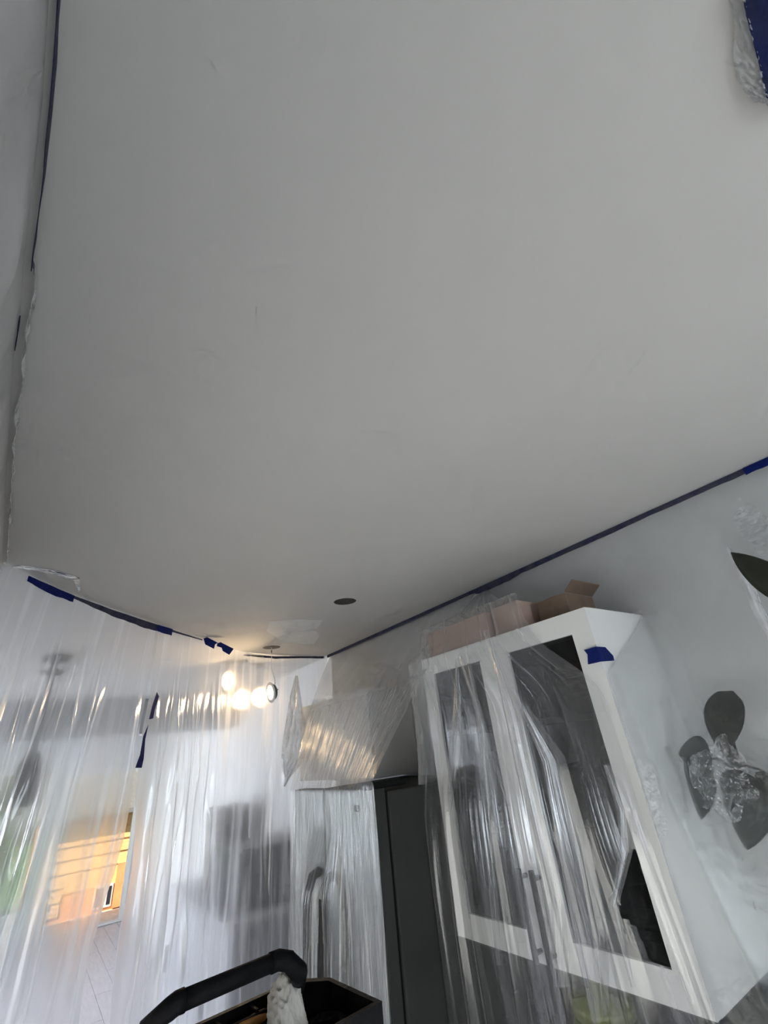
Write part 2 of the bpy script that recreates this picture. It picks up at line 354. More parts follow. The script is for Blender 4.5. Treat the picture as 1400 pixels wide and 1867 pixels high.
# ------------------------------------------------------------------ outdoors
struct(MB().box((-14, YF+.15, -.45), (14, 30, -.31)).build('ground', m_grass))
struct(MB().box((.42, YF+.15, -.32), (3.6, 12.6, -.30)).build('trim_3', m_gravel))
shed = thing('garden_shed', (1.2, 12.4, -.30), 'low orange clapboard shed with grey roof seen through the far doorway', 'shed')
zb = -.28
bm = MB().box((.35, 12.42, -.30), (2.9, 14.2, 1.30)); bm.build('shed_body', m_orange2, shed)
def board(x0, x1, z, hh):
    mb = MB(); mb.add([(x0, 12.405, z), (x1, 12.405, z), (x1, 12.380, z), (x0, 12.380, z), (x0, 12.42, z+hh), (x1, 12.42, z+hh), (x1, 12.41, z+hh), (x0, 12.41, z+hh)],
           [(0,1,2,3),(7,6,5,4),(3,2,6,7),(0,3,7,4),(1,5,6,2),(0,4,5,1)])
    mb.build('board', m_orange, shed)
for z in np.arange(.42, 1.25, .21): board(.35, 2.9, z, .206)
for z in np.arange(-.21, .40, .21):
    for x0, x1 in ((.35, .92), (1.90, 2.9)): board(x0, x1, z, .206)
MB().box((1.80, 12.36, -.28), (2.0, 12.42, .42)).build('post', m_orange2, shed)
MB().box((.92, 12.40, .10), (1.80, 12.419, .40)).build('panel', m_orange, shed)
win = MB().box((1.46, 12.385, -.24), (1.78, 12.40, .12)).build('shed_window', m_trimw, shed)
b = MB().box((1.49, 12.375, -.20), (1.61, 12.385, .08)).build('pane', m_darkpane); b.parent = win
b = MB().box((1.69, 12.375, -.20), (1.75, 12.385, .08)).build('pane', m_darkpane); b.parent = win
MB().add([(.15, 12.1, 1.28), (3.1, 12.1, 1.28), (3.1, 12.1, 1.36), (.15, 12.1, 1.36), (.15, 14.4, 2.3), (3.1, 14.4, 2.3), (3.1, 14.4, 2.38), (.15, 14.4, 2.38)],
     [(0,3,2,1),(4,5,6,7),(3,7,6,2),(0,1,5,4),(1,2,6,5),(0,4,7,3)]).build('shed_roof', m_roofg, shed)

def shrub(loc, rxy, h, nleaf, label):
    t = thing('shrub', loc, label, 'shrub', 'shrubs beyond the far window')
    mb = MB(); vs = []; fs = []
    for i in range(nleaf):
        u = Vector(rng.normal(size=3)).normalized()*(rng.random()**.35)
        p = Vector((loc[0]+u.x*rxy, loc[1]+u.y*rxy*.8, loc[2]+h*.55+u.z*h*.47)); d = Vector(rng.normal(size=3)).normalized(); e = d.cross(Vector(rng.normal(size=3))).normalized()
        s = .05+.05*rng.random(); k = len(vs)
        vs += [p-d*s, p+e*s*.45, p+d*s, p-e*s*.45]; fs.append((k, k+1, k+2, k+3))
    mb.add(vs, fs); f = mb.build('foliage', m_leaf2, t); f['kind'] = 'stuff'
    MB().tube([loc, (loc[0]+.05, loc[1], loc[2]+h*.6)], [.05, .02], 8).build('stem', m_stem, t)
shrub((-2.1, 12.9, -.31), .72, 2.5, 3200, 'leafy green shrub in the middle of the far window')
shrub((-.62, 12.0, -.31), .62, 2.0, 3000, 'leafy green shrub standing nearest the orange shed')
shrub((-3.9, 12.6, -.31), .90, 3.1, 3200, 'tallest leafy green shrub beyond the far window')

# ------------------------------------------------------------------ furniture of the far room
sb = thing('sideboard', (1.38, 4.1, 0), 'white sideboard against the right wall behind the plastic curtain', 'sideboard')
MB().box((1.14, 3.35, .10), (1.635, 4.85, 1.06), .006).build('body', m_sofa, sb)
MB().box((1.10, 3.30, 1.06), (1.638, 4.90, 1.10), .006).build('top', m_sofa, sb)
for k in range(3):
    y0 = 3.37+k*.49
    d_ = MB().box((1.122, y0, .13), (1.14, y0+.48, 1.04), .004).build('door', m_sofa, sb)
    h_ = MB().box((1.105, y0+.40, .6), (1.122, y0+.415, .75)).build('handle', m_handle); h_.parent = d_; h_.location = (0, 0, 0)
for x in (1.18, 1.58):
    for y in (3.42, 4.78): MB().tube([(x, y, 0), (x, y, .10)], .02, 10).build('leg', m_handle, sb)
mw = thing('microwave_oven', (1.4, 3.75, 1.10), 'grey microwave oven on the white sideboard, nearest the fridge', 'microwave')
MB().box((1.22, 3.48, 1.12), (1.60, 4.0, 1.42), .01).build('body', m_greybox, mw)
d_ = MB().box((1.20, 3.60, 1.135), (1.22, 3.99, 1.405), .005).build('door', m_darkpane, mw)
MB().box((1.20, 3.49, 1.135), (1.22, 3.59, 1.405), .005).build('control_panel', m_greybox, mw)
for x in (1.26, 1.56):
    for y in (3.52, 3.96): MB().tube([(x, y, 1.10), (x, y, 1.121)], .012, 8).build('foot', m_black, mw)
sk = thing('speaker_box', (1.4, 4.4, 1.10), 'dark upright speaker box on the far end of the white sideboard', 'speaker')
MB().box((1.28, 4.28, 1.10), (1.55, 4.55, 1.62), .012).build('cabinet', m_greybox, sk)
for z, r in ((1.25, .09), (1.48, .05)):
    MB().lathe([(r, 0), (r, .006), (r*.85, .01), (r*.3, -.006), (.001, .002)], c=(1.28, 4.415, z), rot=Matrix.Rotation(-math.pi/2, 3, 'Y')).build('driver', m_black, sk, True)

# dark pendant hanging in the far room
pc = onZ(103, 1197, CEIL)
pd = thing('pendant_lamp', (pc.x, pc.y, CEIL-.72), 'dark pendant lamp on a long rod behind the left of the curtain', 'lamp')
MB().lathe([(.001, -.03), (.06, -.028), (.072, -.012), (.072, 0), (.001, 0)], c=(pc.x, pc.y, CEIL)).build('canopy', m_handle, pd, True)
MB().lathe([(.001, 0), (.055, .004), (.055, .02), (.012, .03), (.001, .03)], c=(pc.x, pc.y, CEIL-.10)).build('collar', m_handle, pd, True)
MB().tube([(pc.x, pc.y, CEIL-.03), (pc.x, pc.y, CEIL-.50)], .015, 10).build('rod', m_handle, pd)
MB().lathe([(.012, .0), (.03, -.01), (.05, -.06), (.06, -.24), (.055, -.24), (.045, -.06), (.001, -.03)], c=(pc.x, pc.y, CEIL-.48)).build('lamp_shade', m_handle, pd, True)

# ================================================================== LED DOWNLIGHTS
def puck(name, hole, drop, normal, label, energy, swing=(0, 0), group='led downlights dangling from the ceiling holes', col=(1, .74, .42), spread=150):
    c = Vector((hole.x+swing[0], hole.y+swing[1], CEIL-drop))
    t = thing(name, c, label, 'downlight', group)
    nrm = Vector(normal).normalized(); R_ = nrm.to_track_quat('Z', 'Y').to_matrix()
    top = c - nrm*.030 + R_ @ Vector((0, .02, 0))
    # cable from the hole
    pts = [Vector((hole.x, hole.y, CEIL+.09)), Vector((hole.x, hole.y, CEIL-.02)), Vector((hole.x+.004, hole.y, CEIL-drop*.5)), Vector((top.x+.002, top.y, top.z+.05)), top]
    MB().tube(pts, .0022, 8).build('cable', m_ledrim, t, True)
    MB().tube([Vector((hole.x, hole.y, CEIL-.018)), Vector((hole.x, hole.y, CEIL-.034))], .0042, 8).build('cable_clip', m_steel, t)
    MB().lathe([(.036, -.001), (.040, .003), (.058, .003), (.060, .0), (.058, -.004), (.040, -.006), (.036, -.001)], c=c, rot=R_, n=36).build('trim_ring', m_ledrim, t, True)
    MB().lathe([(.045, -.004), (.045, -.020), (.038, -.028), (.001, -.030)], c=c, rot=R_, n=30).build('back_housing', m_steel, t, True)
    MB().lathe([(.040, .0035), (.038, .0046), (.001, .0055)], c=c, rot=R_, n=30).build('diffuser', m_emit, t, True)
    for s in (-1, 1):
        a = c + R_ @ Vector((s*.046, 0, -.012)); b_ = c + R_ @ Vector((s*.062, .006, -.022))
        MB().tube([a, b_], .003, 6).build('spring_clip', m_steel, t)
    l = bpy.data.lights.new(name+'_light', 'AREA'); l.shape = 'DISK'; l.size = .07; l.energy = energy; l.color = col
    lo = bpy.data.objects.new(name+'_light', l); C.objects.link(lo); lo.parent = t
    lo.location = nrm*.012; lo.rotation_euler = nrm.to_track_quat('-Z', 'Y').to_euler()
    return t
puck('led_downlight', hole1, .272, (-.97, -.04, -.18), 'lit round downlight dangling on its cable in front of the plastic curtain', 1.7, col=(1, .70, .38))
puck('led_downlight', hole3, .254, (-.35, -.90, -.15), 'glowing downlight behind the curtain, middle of three blurred glows', 1.2, col=(1, .66, .30))
puck('led_downlight', hole4, .231, (-.30, -.90, -.15), 'glowing downlight behind the curtain, nearest the bare dangling one', 1.2, col=(1, .66, .30))
puck('led_downlight', hole5, .128, (-.9, -.30, -.15), 'dimmest glowing downlight behind the curtain, hung highest and leftmost', .5, col=(1, .66, .30))

# ================================================================== KITCHEN, RIGHT WALL
# --- refrigerator
FX, FY0, FY1, FT = 1.02, 1.572, 2.236, EYE-.123
fr = thing('refrigerator', (1.33, 1.9, 0), 'stainless steel french-door refrigerator with dark sides under clear plastic', 'refrigerator')
MB().box((FX+.065, FY0, .05), (XR-.005, FY1, FT-.012), .006).build('body', m_fridgeside, fr)
MB().box((FX+.10, FY0+.02, .0), (XR-.05, FY1-.02, .05)).build('plinth', m_black, fr)
YC = 1.948
for y0, y1 in ((FY0+.002, YC-.004), (YC+.004, FY1-.002)):
    d_ = MB().box((FX+.008, y0, .78), (FX+.055, y1, FT), .004).build('door', m_fridgeside, fr)
    b = MB().box((FX, y0, .78), (FX+.0079, y1, FT-.001), .002).build('steel_skin', m_steel); b.parent = d_
    yh = y1-.055 if y0 < YC-.1 else y0+.055
    pts = [(FX, yh, 1.50), (FX-.03, yh, 1.49), (FX-.052, yh, 1.44), (FX-.060, yh, 1.20), (FX-.052, yh, .95), (FX-.03, yh, .90), (FX, yh, .89)]
    h_ = MB().tube(pts, .017, 12).build('handle', m_handle, None, True); h_.parent = d_
MB().box((FX, FY0+.002, .07), (FX+.055, FY1-.002, .77), .008).build('freezer_drawer', m_steel, fr)
MB().tube([(FX-.05, FY0+.1, .68), (FX-.05, FY1-.1, .68)], .012, 10).build('drawer_handle', m_steel, fr, True)
MB().box((FX+.055, FY0+.01, .08), (FX+.065, FY1-.01, FT-.02)).build('gasket', m_black, fr)
bp = onX(651, 1474, FX)
MB().box((FX-.003, bp.y-.018, bp.z-.010), (FX, bp.y+.018, bp.z+.010), .001).build('badge', m_handle, fr)
MB().box((FX+.005, FY0+.006, FT-.001), (FX+.16, FY0+.055, FT+.022), .004).build('hinge_cover', m_black, fr)

# --- white wall unit above the far end of the refrigerator
oc = thing('wall_cabinet', (1.48, 2.45, EYE-.120), 'plain white wall cabinet above and beyond the refrigerator', 'cabinet')
MB().box((1.38, 2.08, EYE-.120), (XR-.002, 2.90, EYE+.295), .002).build('body', m_white, oc)
for k in range(2):
    MB().box((1.36, 2.082+k*.41, EYE-.119), (1.38, 2.082+k*.41+.406, EYE+.293), .002).build('door', m_white, oc)

# --- glass fronted cabinet
GX, GY0, GY1, GZ0, GZ1 = 1.287, .723, 1.523, EYE-.575, EYE+.322
gc = thing('glass_cabinet', (1.46, 1.12, GZ0), 'white two-door wall cabinet with glass panes and long dark handles', 'cabinet')
t = .018; bx = GX+.02
MB().box((bx, GY0, GZ0), (XR-.002, GY0+t, GZ1), .0015).build('side_panel', m_white, gc)
MB().box((bx, GY1-t, GZ0), (XR-.002, GY1, GZ1), .0015).build('side_panel', m_white, gc)
MB().box((bx, GY0+t, GZ1-t), (XR-.002, GY1-t, GZ1)).build('top_panel', m_white, gc)
MB().box((bx, GY0+t, GZ0), (XR-.002, GY1-t, GZ0+t)).build('bottom_panel', m_white, gc)
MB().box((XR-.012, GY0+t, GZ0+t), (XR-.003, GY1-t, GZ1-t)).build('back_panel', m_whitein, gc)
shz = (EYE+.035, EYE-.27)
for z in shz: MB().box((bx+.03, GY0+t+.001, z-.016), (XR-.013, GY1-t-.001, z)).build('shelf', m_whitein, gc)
ym = 1.122
for y0, y1, hy in ((GY0+.001, ym-.0015, ym-.028), (ym+.0015, GY1-.001, ym+.028+.02)):
    dz0, dz1 = GZ0+.001, GZ1-.001; s = .067
    mb = MB(); mb.box((GX, y0, dz0), (GX+.02, y0+s, dz1)); mb.box((GX, y1-s, dz0), (GX+.02, y1, dz1)); mb.box((GX, y0+s, dz0), (GX+.02, y1-s, dz0+s)); mb.box((GX, y0+s, dz1-s), (GX+.02, y1-s, dz1))
    d_ = mb.build('door', m_white, gc)
    g = MB().box((GX+.010, y0+s, dz0+s), (GX+.013, y1-s, dz1-s)).build('pane', m_cabglass); g.parent = d_
    hy = ym-.0 if y0 < ym-.1 else ym+.048
    mb = MB().tube([(GX-.030, hy, EYE-.355), (GX-.030, hy, EYE-.565)], .0085, 12)
    for z in (EYE-.375, EYE-.545): mb.tube([(GX-.030, hy, z), (GX, hy, z)], .006, 10)
    h_ = mb.build('handle', m_handle); h_.parent = d_

# things standing in the glass cabinet
def bowl_stack(name, c, r, n, m, label):
    t_ = thing(name, c, label, 'bowls')
    for k in range(n):
        z = c[2]+k*.022
        MB().lathe([(r*.45, 0), (r*.5, .004), (r*.85, .03), (r, .062), (r*.97, .062), (r*.8, .034), (.001, .012)], c=(c[0], c[1], z+.0005)).build('bowl', m, t_, True)
    return t_
def jar(name, c, r, h, m, label, cat='jar'):
    t_ = thing(name, c, label, cat)
    MB().lathe([(.001, 0), (r*.95, 0), (r, .01), (r, h*.72), (r*.8, h*.86), (r*.55, h*.90), (.001, h*.9)], c=c).build('body', m, t_, True)
    MB().lathe([(.001, h*.9), (r*.6, h*.9), (r*.6, h), (.001, h)], c=c).build('lid', m_handle, t_, True)
    return t_
z1, z2, z3 = shz[0]+.0005, shz[1]+.0005, GZ0+t+.0005
bowl_stack('bowl_stack', (1.47, .90, z1), .10, 5, m_pink, 'stack of dusty pink bowls on the top shelf of the glass cabinet')
bowl_stack('bowl_stack', (1.48, 1.34, z1), .09, 3, m_ceramic, 'short stack of grey bowls on the top shelf, far side')
jar('storage_jar', (1.47, 1.11, z1), .06, .20, m_ceramic, 'tall grey jar between the bowl stacks on the top shelf')
jar('storage_jar', (1.47, .86, z2), .065, .24, m_ceramic, 'grey jar on the middle shelf behind the right door')
jar('storage_jar', (1.46, 1.03, z2), .05, .17, m_brown, 'small brown jar on the middle shelf beside the grey jar')
jar('storage_jar', (1.47, 1.35, z2), .075, .22, m_brown, 'wide brown jar on the middle shelf behind the left door')
bowl_stack('bowl_stack', (1.47, .90, z3), .105, 4, m_greybox, 'stack of dark bowls on the cabinet floor behind the right door')
jar('storage_jar', (1.47, 1.32, z3), .08, .23, m_greybox, 'dark jar on the cabinet floor behind the left door')
# boxes on the top
def carton(name, a, b, m, label, flap=0.):
    t_ = thing(name, ((a[0]+b[0])/2, (a[1]+b[1])/2, a[2]), label, 'box')
    MB().box(a, b, .003).build('carton_body', m, t_)
    MB().box((a[0]-.001, (a[1]+b[1])/2-.02, b[2]), (b[0]+.001, (a[1]+b[1])/2+.02, b[2]+.0008)).build('packing_tape', m_brown, t_)
    if flap:
        mb = MB(); mb.add([(a[0], a[1], b[2]), (b[0], a[1], b[2]), (b[0], a[1]-flap*.8, b[2]+flap*.6), (a[0], a[1]-flap*.8, b[2]+flap*.6), (a[0], a[1], b[2]+.004), (b[0], a[1], b[2]+.004), (b[0], a[1]-flap*.8, b[2]+flap*.6+.004), (a[0], a[1]-flap*.8, b[2]+flap*.6+.004)],
            [(0,1,2,3),(7,6,5,4),(0,4,5,1),(1,5,6,2),(2,6,7,3),(3,7,4,0)]); mb.build('flap', m, t_)
    return t_
ct = GZ1+.0005
carton('cardboard_box', (1.315, 1.14, ct), (1.50, 1.495, ct+.105), m_card, 'long low pinkish carton on top of the glass cabinet')
carton('cardboard_box', (1.335, 1.0, ct), (1.50, 1.125, ct+.112), m_card, 'squarish pinkish carton in the middle of the cabinet top')
carton('cardboard_box', (1.40, .84, ct), (1.57, .965, ct+.095), m_brown, 'small brown carton with raised flap on the cabinet top', .05)

# --- worktop and base units under the cabinet
bu = thing('base_cabinet', (1.33, 1.1, 0), 'grey base cabinet below the dark worktop', 'cabinet')
MB().box((1.09, .50, .10), (XR-.002, 1.555, .885)).build('body', m_greybox, bu)
MB().box((1.13, .50, 0), (XR-.05, 1.555, .10)).build('plinth', m_black, bu)
for k in range(2):
    d_ = MB().box((1.07, .502+k*.528, .11), (1.09, .502+k*.528+.522, .88), .002).build('door', m_greybox, bu)
    h_ = MB().tube([(1.045, .99+k*.10, .60), (1.045, .99+k*.10, .80)], .006, 10).build('handle', m_handle); h_.parent = d_
tag(MB().box((1.05, .49, .885), (XR-.002, 1.56, .92), .003).build('worktop', m_counter), 'dark worktop running under the glass cabinet', 'worktop')
bs = struct(MB().box((XR-.012, .52, .92), (XR-.0005, 1.565, GZ0)).build('trim_2', m_backsplash))
def canister(c, r, h, label):
    t_ = thing('canister', c, label, 'canister')
    MB().lathe([(.001, 0), (r*.93, 0), (r, .01), (r, h*.76), (r*.9, h*.82), (.001, h*.82)], c=c).build('body', m_olive, t_, True)
    MB().lathe([(r*.93, h*.82), (r*.95, h*.90), (r*.3, h*.94), (r*.3, h*.99), (.001, h)], c=c).build('lid', m_olive, t_, True)
canister((1.37, 1.07, .9205), .085, .375, 'tall olive green canister on the worktop under the glass cabinet')
canister((1.37, .83, .9205), .07, .335, 'shorter olive green canister nearest the cabinet end')

# ================================================================== PLASTIC SHEETS
# --- the curtain across the opening
top_px = [(8, 1030), (50, 1052), (100, 1075), (200, 1112), (300, 1145), (365, 1167), (400, 1178), (450, 1190), (500, 1195), (550, 1197), (597, 1196)]
tp = [onZ(x, y, CEIL) for x, y in top_px]
tp = [tp[0]+Vector((-.03, -.04, 0))]+tp
TP = np.array([[p.x, p.y] for p in tp]); seg = np.linalg.norm(np.diff(TP, axis=0), axis=1); S = np.concatenate([[0], np.cumsum(seg)])
SL = S[-1]
def cpath(s):
    x = np.interp(s, S, TP[:, 0]); y = np.interp(s, S, TP[:, 1])
    for _ in range(1): pass
    return x, y
# smooth the path a little
ss = np.linspace(0, SL, 400); xs, ys = cpath(ss)
ker = np.ones(31)/31
def sm(a):
    b = np.pad(a, 15, mode='reflect', reflect_type='odd'); return np.convolve(b, ker, 'valid')
xs, ys = sm(xs), sm(ys); dx, dy = np.gradient(xs), np.gradient(ys); ln = np.hypot(dx, dy); nx, ny = dy/ln, -dx/ln   # towards the camera side
def curtain_s(px, py):
    """arc length where the line of sight meets the hanging curtain"""
    r = ray(px, py); az = math.atan2(r[0], r[1]); a = np.arctan2(xs, ys); return float(np.interp(az, a, ss))
def curtain_pt(px, py, off=.0):
    s = curtain_s(px, py); x = np.interp(s, ss, xs); y = np.interp(s, ss, ys); r = ray(px, py); d = math.hypot(x, y)/math.hypot(r[0], r[1])
    return Vector((x+np.interp(s, ss, nx)*off, y+np.interp(s, ss, ny)*off, EYE+r[2]*d))
folds = []
for i in range(105):
    s0 = float(rng.choice([rng.uniform(0, SL), rng.normal(.95, .22), rng.normal(1.35, .12), rng.normal(.30, .22)])); zt = rng.uniform(.16, .52)
    lean = -.10 if s0 < .85 else -.02
    folds.append((s0, lean+rng.normal(0, .03), rng.uniform(.006, .030), rng.uniform(.004, .015)*rng.choice([1, 1, 1, -1]), zt, rng.uniform(0, 6)))
def curtain_disp(s, z):
    d = (CEIL-z)
    ramp = smoothstep(.16, .9, d)
    q = s+.05*np.sin(s*5.3+z*.6)+.03*np.sin(s*11.7-z)
    o = .012*np.sin(q*13+1.2*np.sin(z*2.1))*ramp + .004*np.sin(q*37+z*1.6+.8*np.sin(z*5))*ramp
    for s0, sl, wd, am, zt, ph in folds:
        g = smoothstep(zt-.08, zt+.35, d)
        c = s0+sl*(d-.5)+.007*np.sin(z*5+ph)+.002*np.sin(z*23+ph*2)
        u = np.abs(s-c)/(wd*(.5+.9*g))
        o = o+am*g*np.exp(-(u*1.5)**2)
    calm = smoothstep(.0, .09, np.minimum(np.abs(s-eL(z)), np.abs(s-eR(z))))
    return o*(.25+.75*calm)
def curtain_sheet(name, sa, sb, nS, nZ, label):
    """sa(z), sb(z): left and right edge along the path at height z"""
    zz = np.linspace(CEIL-.004, .03, nZ); P = np.zeros((nZ, nS, 3)); UV = np.zeros((nZ, nS, 2))
    for i, z in enumerate(zz):
        s = np.linspace(sa(z), sb(z), nS); off = curtain_disp(s, z)+.012
        P[i, :, 0] = np.interp(s, ss, xs)+np.interp(s, ss, nx)*off; P[i, :, 1] = np.interp(s, ss, ys)+np.interp(s, ss, ny)*off; P[i, :, 2] = z
        UV[i, :, 0] = s+np.where(s < .85, .10, .02)*(CEIL-z); UV[i, :, 1] = z
    return tag(MB().grid(P, UV).build(name, p_curtain, None, True), label, 'plastic sheet', 'plastic sheets hung from the ceiling')
# slit edges
edgeL = [(262, 1270), (250, 1330), (243, 1400), (238, 1440), (229, 1490), (222, 1530), (205, 1590), (188, 1640), (172, 1695), (158, 1740), (148, 1790), (140, 1867)]
edgeR = [(268, 1270), (256, 1330), (248, 1400), (243, 1440), (243, 1480), (240, 1530), (236, 1580), (226, 1640), (213, 1692), (206, 1740), (200, 1790), (194, 1867)]
def edge_fn(E_, extra):
    q = [(curtain_pt(x, y).z, curtain_s(x, y)) for x, y in E_]; q.sort(); za = np.array([a for a, _ in q]); sa_ = np.array([b for _, b in q])
    return lambda z: float(np.interp(z, za, sa_))+extra
eL = edge_fn(edgeL, 0); eR = edge_fn(edgeR, 0)
curtain_sheet('plastic_curtain', lambda z: 0., eL, 330, 190, 'clear plastic curtain sheet left of the open slit')
curtain_sheet('plastic_curtain', eR, lambda z: SL-.01, 560, 190, 'clear plastic curtain sheet between the slit and the refrigerator')

# --- dangling torn piece of film in front of the curtain
def film_flap(name, outline, planeY_, m, label, amp=.02):
    """outline: rows of (left px, right px) from the top down"""
    rows = len(outline); K = 26; P = np.zeros((rows*6-5, K, 3)); yy = np.linspace(0, rows-1, rows*6-5)
    for i, q in enumerate(yy):
        a = int(min(q, rows-2)); f = q-a
        l = Vector((*outline[a][0], 0)).lerp(Vector((*outline[a+1][0], 0)), f); r = Vector((*outline[a][1], 0)).lerp(Vector((*outline[a+1][1], 0)), f)
        for j in range(K):
            t_ = j/(K-1); p = l.lerp(r, t_)
            Y = planeY_-amp*(math.sin(t_*9+q*.7)*.5+math.sin(t_*21+q*1.3)*.25+.6*math.sin(math.pi*t_)+noise.noise(Vector((t_*6, q*1.5, 3)))*.9)
            P[i, j] = onY(p.x, p.y, Y)
    return tag(MB().grid(P).build(name, m, None, True), label, 'plastic sheet')
film_flap('plastic_scrap', [((538, 1232), (543, 1232)), ((528, 1270), (549, 1272)), ((522, 1310), (556, 1312)), ((516, 1345), (560, 1350)), ((513, 1378), (558, 1378)), ((514, 1400), (545, 1400)), ((520, 1418), (530, 1416)), ((516, 1434), (520, 1434))],
          2.80, p_crinkle, 'shiny torn scrap of plastic dangling beside the refrigerator', .05)

# --- film over the refrigerator
K, R1, R2 = 260, 50, 150
P = np.zeros((R1+R2, K, 3))
hb = rng.uniform(-1, 1, 400)
def pleats(u, seed, dens, w0=.004, w1=.02):
    r_ = np.random.default_rng(seed); o = 0*u
    for i in range(dens):
        c = r_.uniform(0, 1); wd = r_.uniform(w0, w1); o = o+r_.uniform(-.5, 1)*np.exp(-((u-c)/wd)**2)
    return o
u = np.linspace(0, 1, K); pl_ = pleats(u, 5, 60)
for i in range(R1):
    v = i/(R1-1)
    xt, zt, yt = 1.625, CEIL-.006, 2.93+(1.42-2.93)*u
    xb, zb_, yb = FX-.012, FT+.005+.021*smoothstep(.78, .93, u), (FY1+.015)+(FY0-.02-FY1-.015)*u
    b = .030*math.sin(math.pi*v)
    P[i, :, 0] = xt+(xb-xt)*v-b*.75; P[i, :, 1] = yt+(yb-yt)*v
    P[i, :, 2] = zt+(zb_-zt)*v+b*.6 + .0035*pl_*smoothstep(.35, .8, v)*(1-smoothstep(.93, 1., v)) + .003*np.sin(u*70+v*14)*smoothstep(.4, .8, v)*(1-smoothstep(.9, 1, v))
for i in range(R2):
    v = (i+1)/R2; z = FT+.005+.021*smoothstep(.78, .93, u)+(.04-FT-.005)*v
    d = FT-z
    tent = .072*np.exp(-((u-.43)/.17)**2)*smoothstep(.10, .36, d)
    fold = .010*pl_*smoothstep(.02, .5, d)*(1+.6*np.sin(u*9+z*2)) + .008*np.sin(u*38+z*2.2)*smoothstep(.05, .6, d)
    P[R1+i, :, 0] = FX-.014-tent-np.maximum(fold, -.006)-.02*smoothstep(.1, 1.2, d)
    P[R1+i, :, 1] = (FY1+.02)+(FY0-.03-FY1-.02)*u+.010*np.sin(z*3+u*8)*smoothstep(.1, .8, d)
    P[R1+i, :, 2] = z
UV = np.stack(np.meshgrid(u, np.linspace(0, 2, R1+R2)), -1)
tag(MB().grid(P, UV).build('plastic_drape', p_fridge, None, True), 'finely pleated clear plastic sheet draped over the refrigerator', 'plastic sheet', 'plastic sheets hung from the ceiling')
fo_ = bpy.data.objects['plastic_drape']; fo_.data.materials.append(p_smooth)
for q_ in fo_.data.polygons[:(R1*11//20)*(K-1)]: q_.material_index = 1

# --- film over the glass cabinet, fanning out from one point on the ceiling tape
K, R1, R2 = 240, 46, 150
P = np.zeros((R1+R2, K, 3)); u = np.linspace(0, 1, K); pl_ = pleats(u, 8, 15, .010, .035); pl2 = pleats(u, 21, 12, .008, .03)
ye = 1.60+(.93-1.60)*u
for i in range(R1):
    v = i/(R1-1)
    xt, zt, yt = 1.63, CEIL-.02, 1.425+(1.375-1.425)*u
    xb, zb_ = GX-.010, GZ1+.006
    sag = -.05*math.sin(math.pi*v)
    P[i, :, 0] = xt+(xb-xt)*v; P[i, :, 1] = yt+(ye-yt)*v
    P[i, :, 2] = zt+(zb_-zt)*v+.7*sag*0+.012*pl_*math.sin(math.pi*v)**.7
    P[i, :, 2] = np.maximum(P[i, :, 2], GZ1+.006+.125*smoothstep(1.283, 1.305, P[i, :, 0])*smoothstep(1.56, 1.51, P[i, :, 1])*smoothstep(.93, .985, P[i, :, 1]))
for i in range(R2):
    v = (i+1)/R2; z = GZ1+.006+(.95-GZ1)*v; d = GZ1-z
    sp_ = smoothstep(0, .26, d); low = smoothstep(.2, .9, d)
    yb = (1.60+.03*low)+((.742-.045*low)-(1.60+.03*low))*u
    P[R1+i, :, 1] = ye+(yb-ye)*sp_+.010*np.sin(z*4+u*7)*low
    fold = .013*np.maximum(pl_, -.3)*smoothstep(.0, .35, d)+.014*np.maximum(pl2, -.2)*smoothstep(.25, .8, d)+.006*np.sin(u*31+z*2.5)*low
    P[R1+i, :, 0] = GX-.014-.024*smoothstep(.3, .62, d)-fold-.006*low
    P[R1+i, :, 2] = z
UV = np.stack(np.meshgrid(u, np.linspace(0, 2, R1+R2)), -1)
cabf = tag(MB().grid(P, UV).build('plastic_drape', p_cab, None, True), 'clear plastic sheet fanning down over the glass cabinet doors', 'plastic sheet', 'plastic sheets hung from the ceiling')
# tear in the film at the lower right of the doors
def inside(y, z, poly):
    c = False; n = len(poly)
    for i in range(n):
        (y0, z0), (y1, z1) = poly[i], poly[(i+1) % n]
        if (z0 > z) != (z1 > z) and y < (y1-y0)*(z-z0)/(z1-z0)+y0: c = not c
    return c
tear = [onX(x, y, GX-.04) for x, y in [(1143, 1560), (1160, 1545), (1175, 1590), (1236, 1772), (1185, 1755), (1160, 1690), (1128, 1668), (1132, 1610)]]
tear = [(p.y, p.z) for p in tear]
tm = bmesh.new(); tm.from_mesh(cabf.data)
kill = [f for f in tm.faces if f.calc_center_median().x < GX and inside(f.calc_center_median().y, f.calc_center_median().z, tear)]
bmesh.ops.delete(tm, geom=kill, context='FACES'); tm.to_mesh(cabf.data); tm.free()
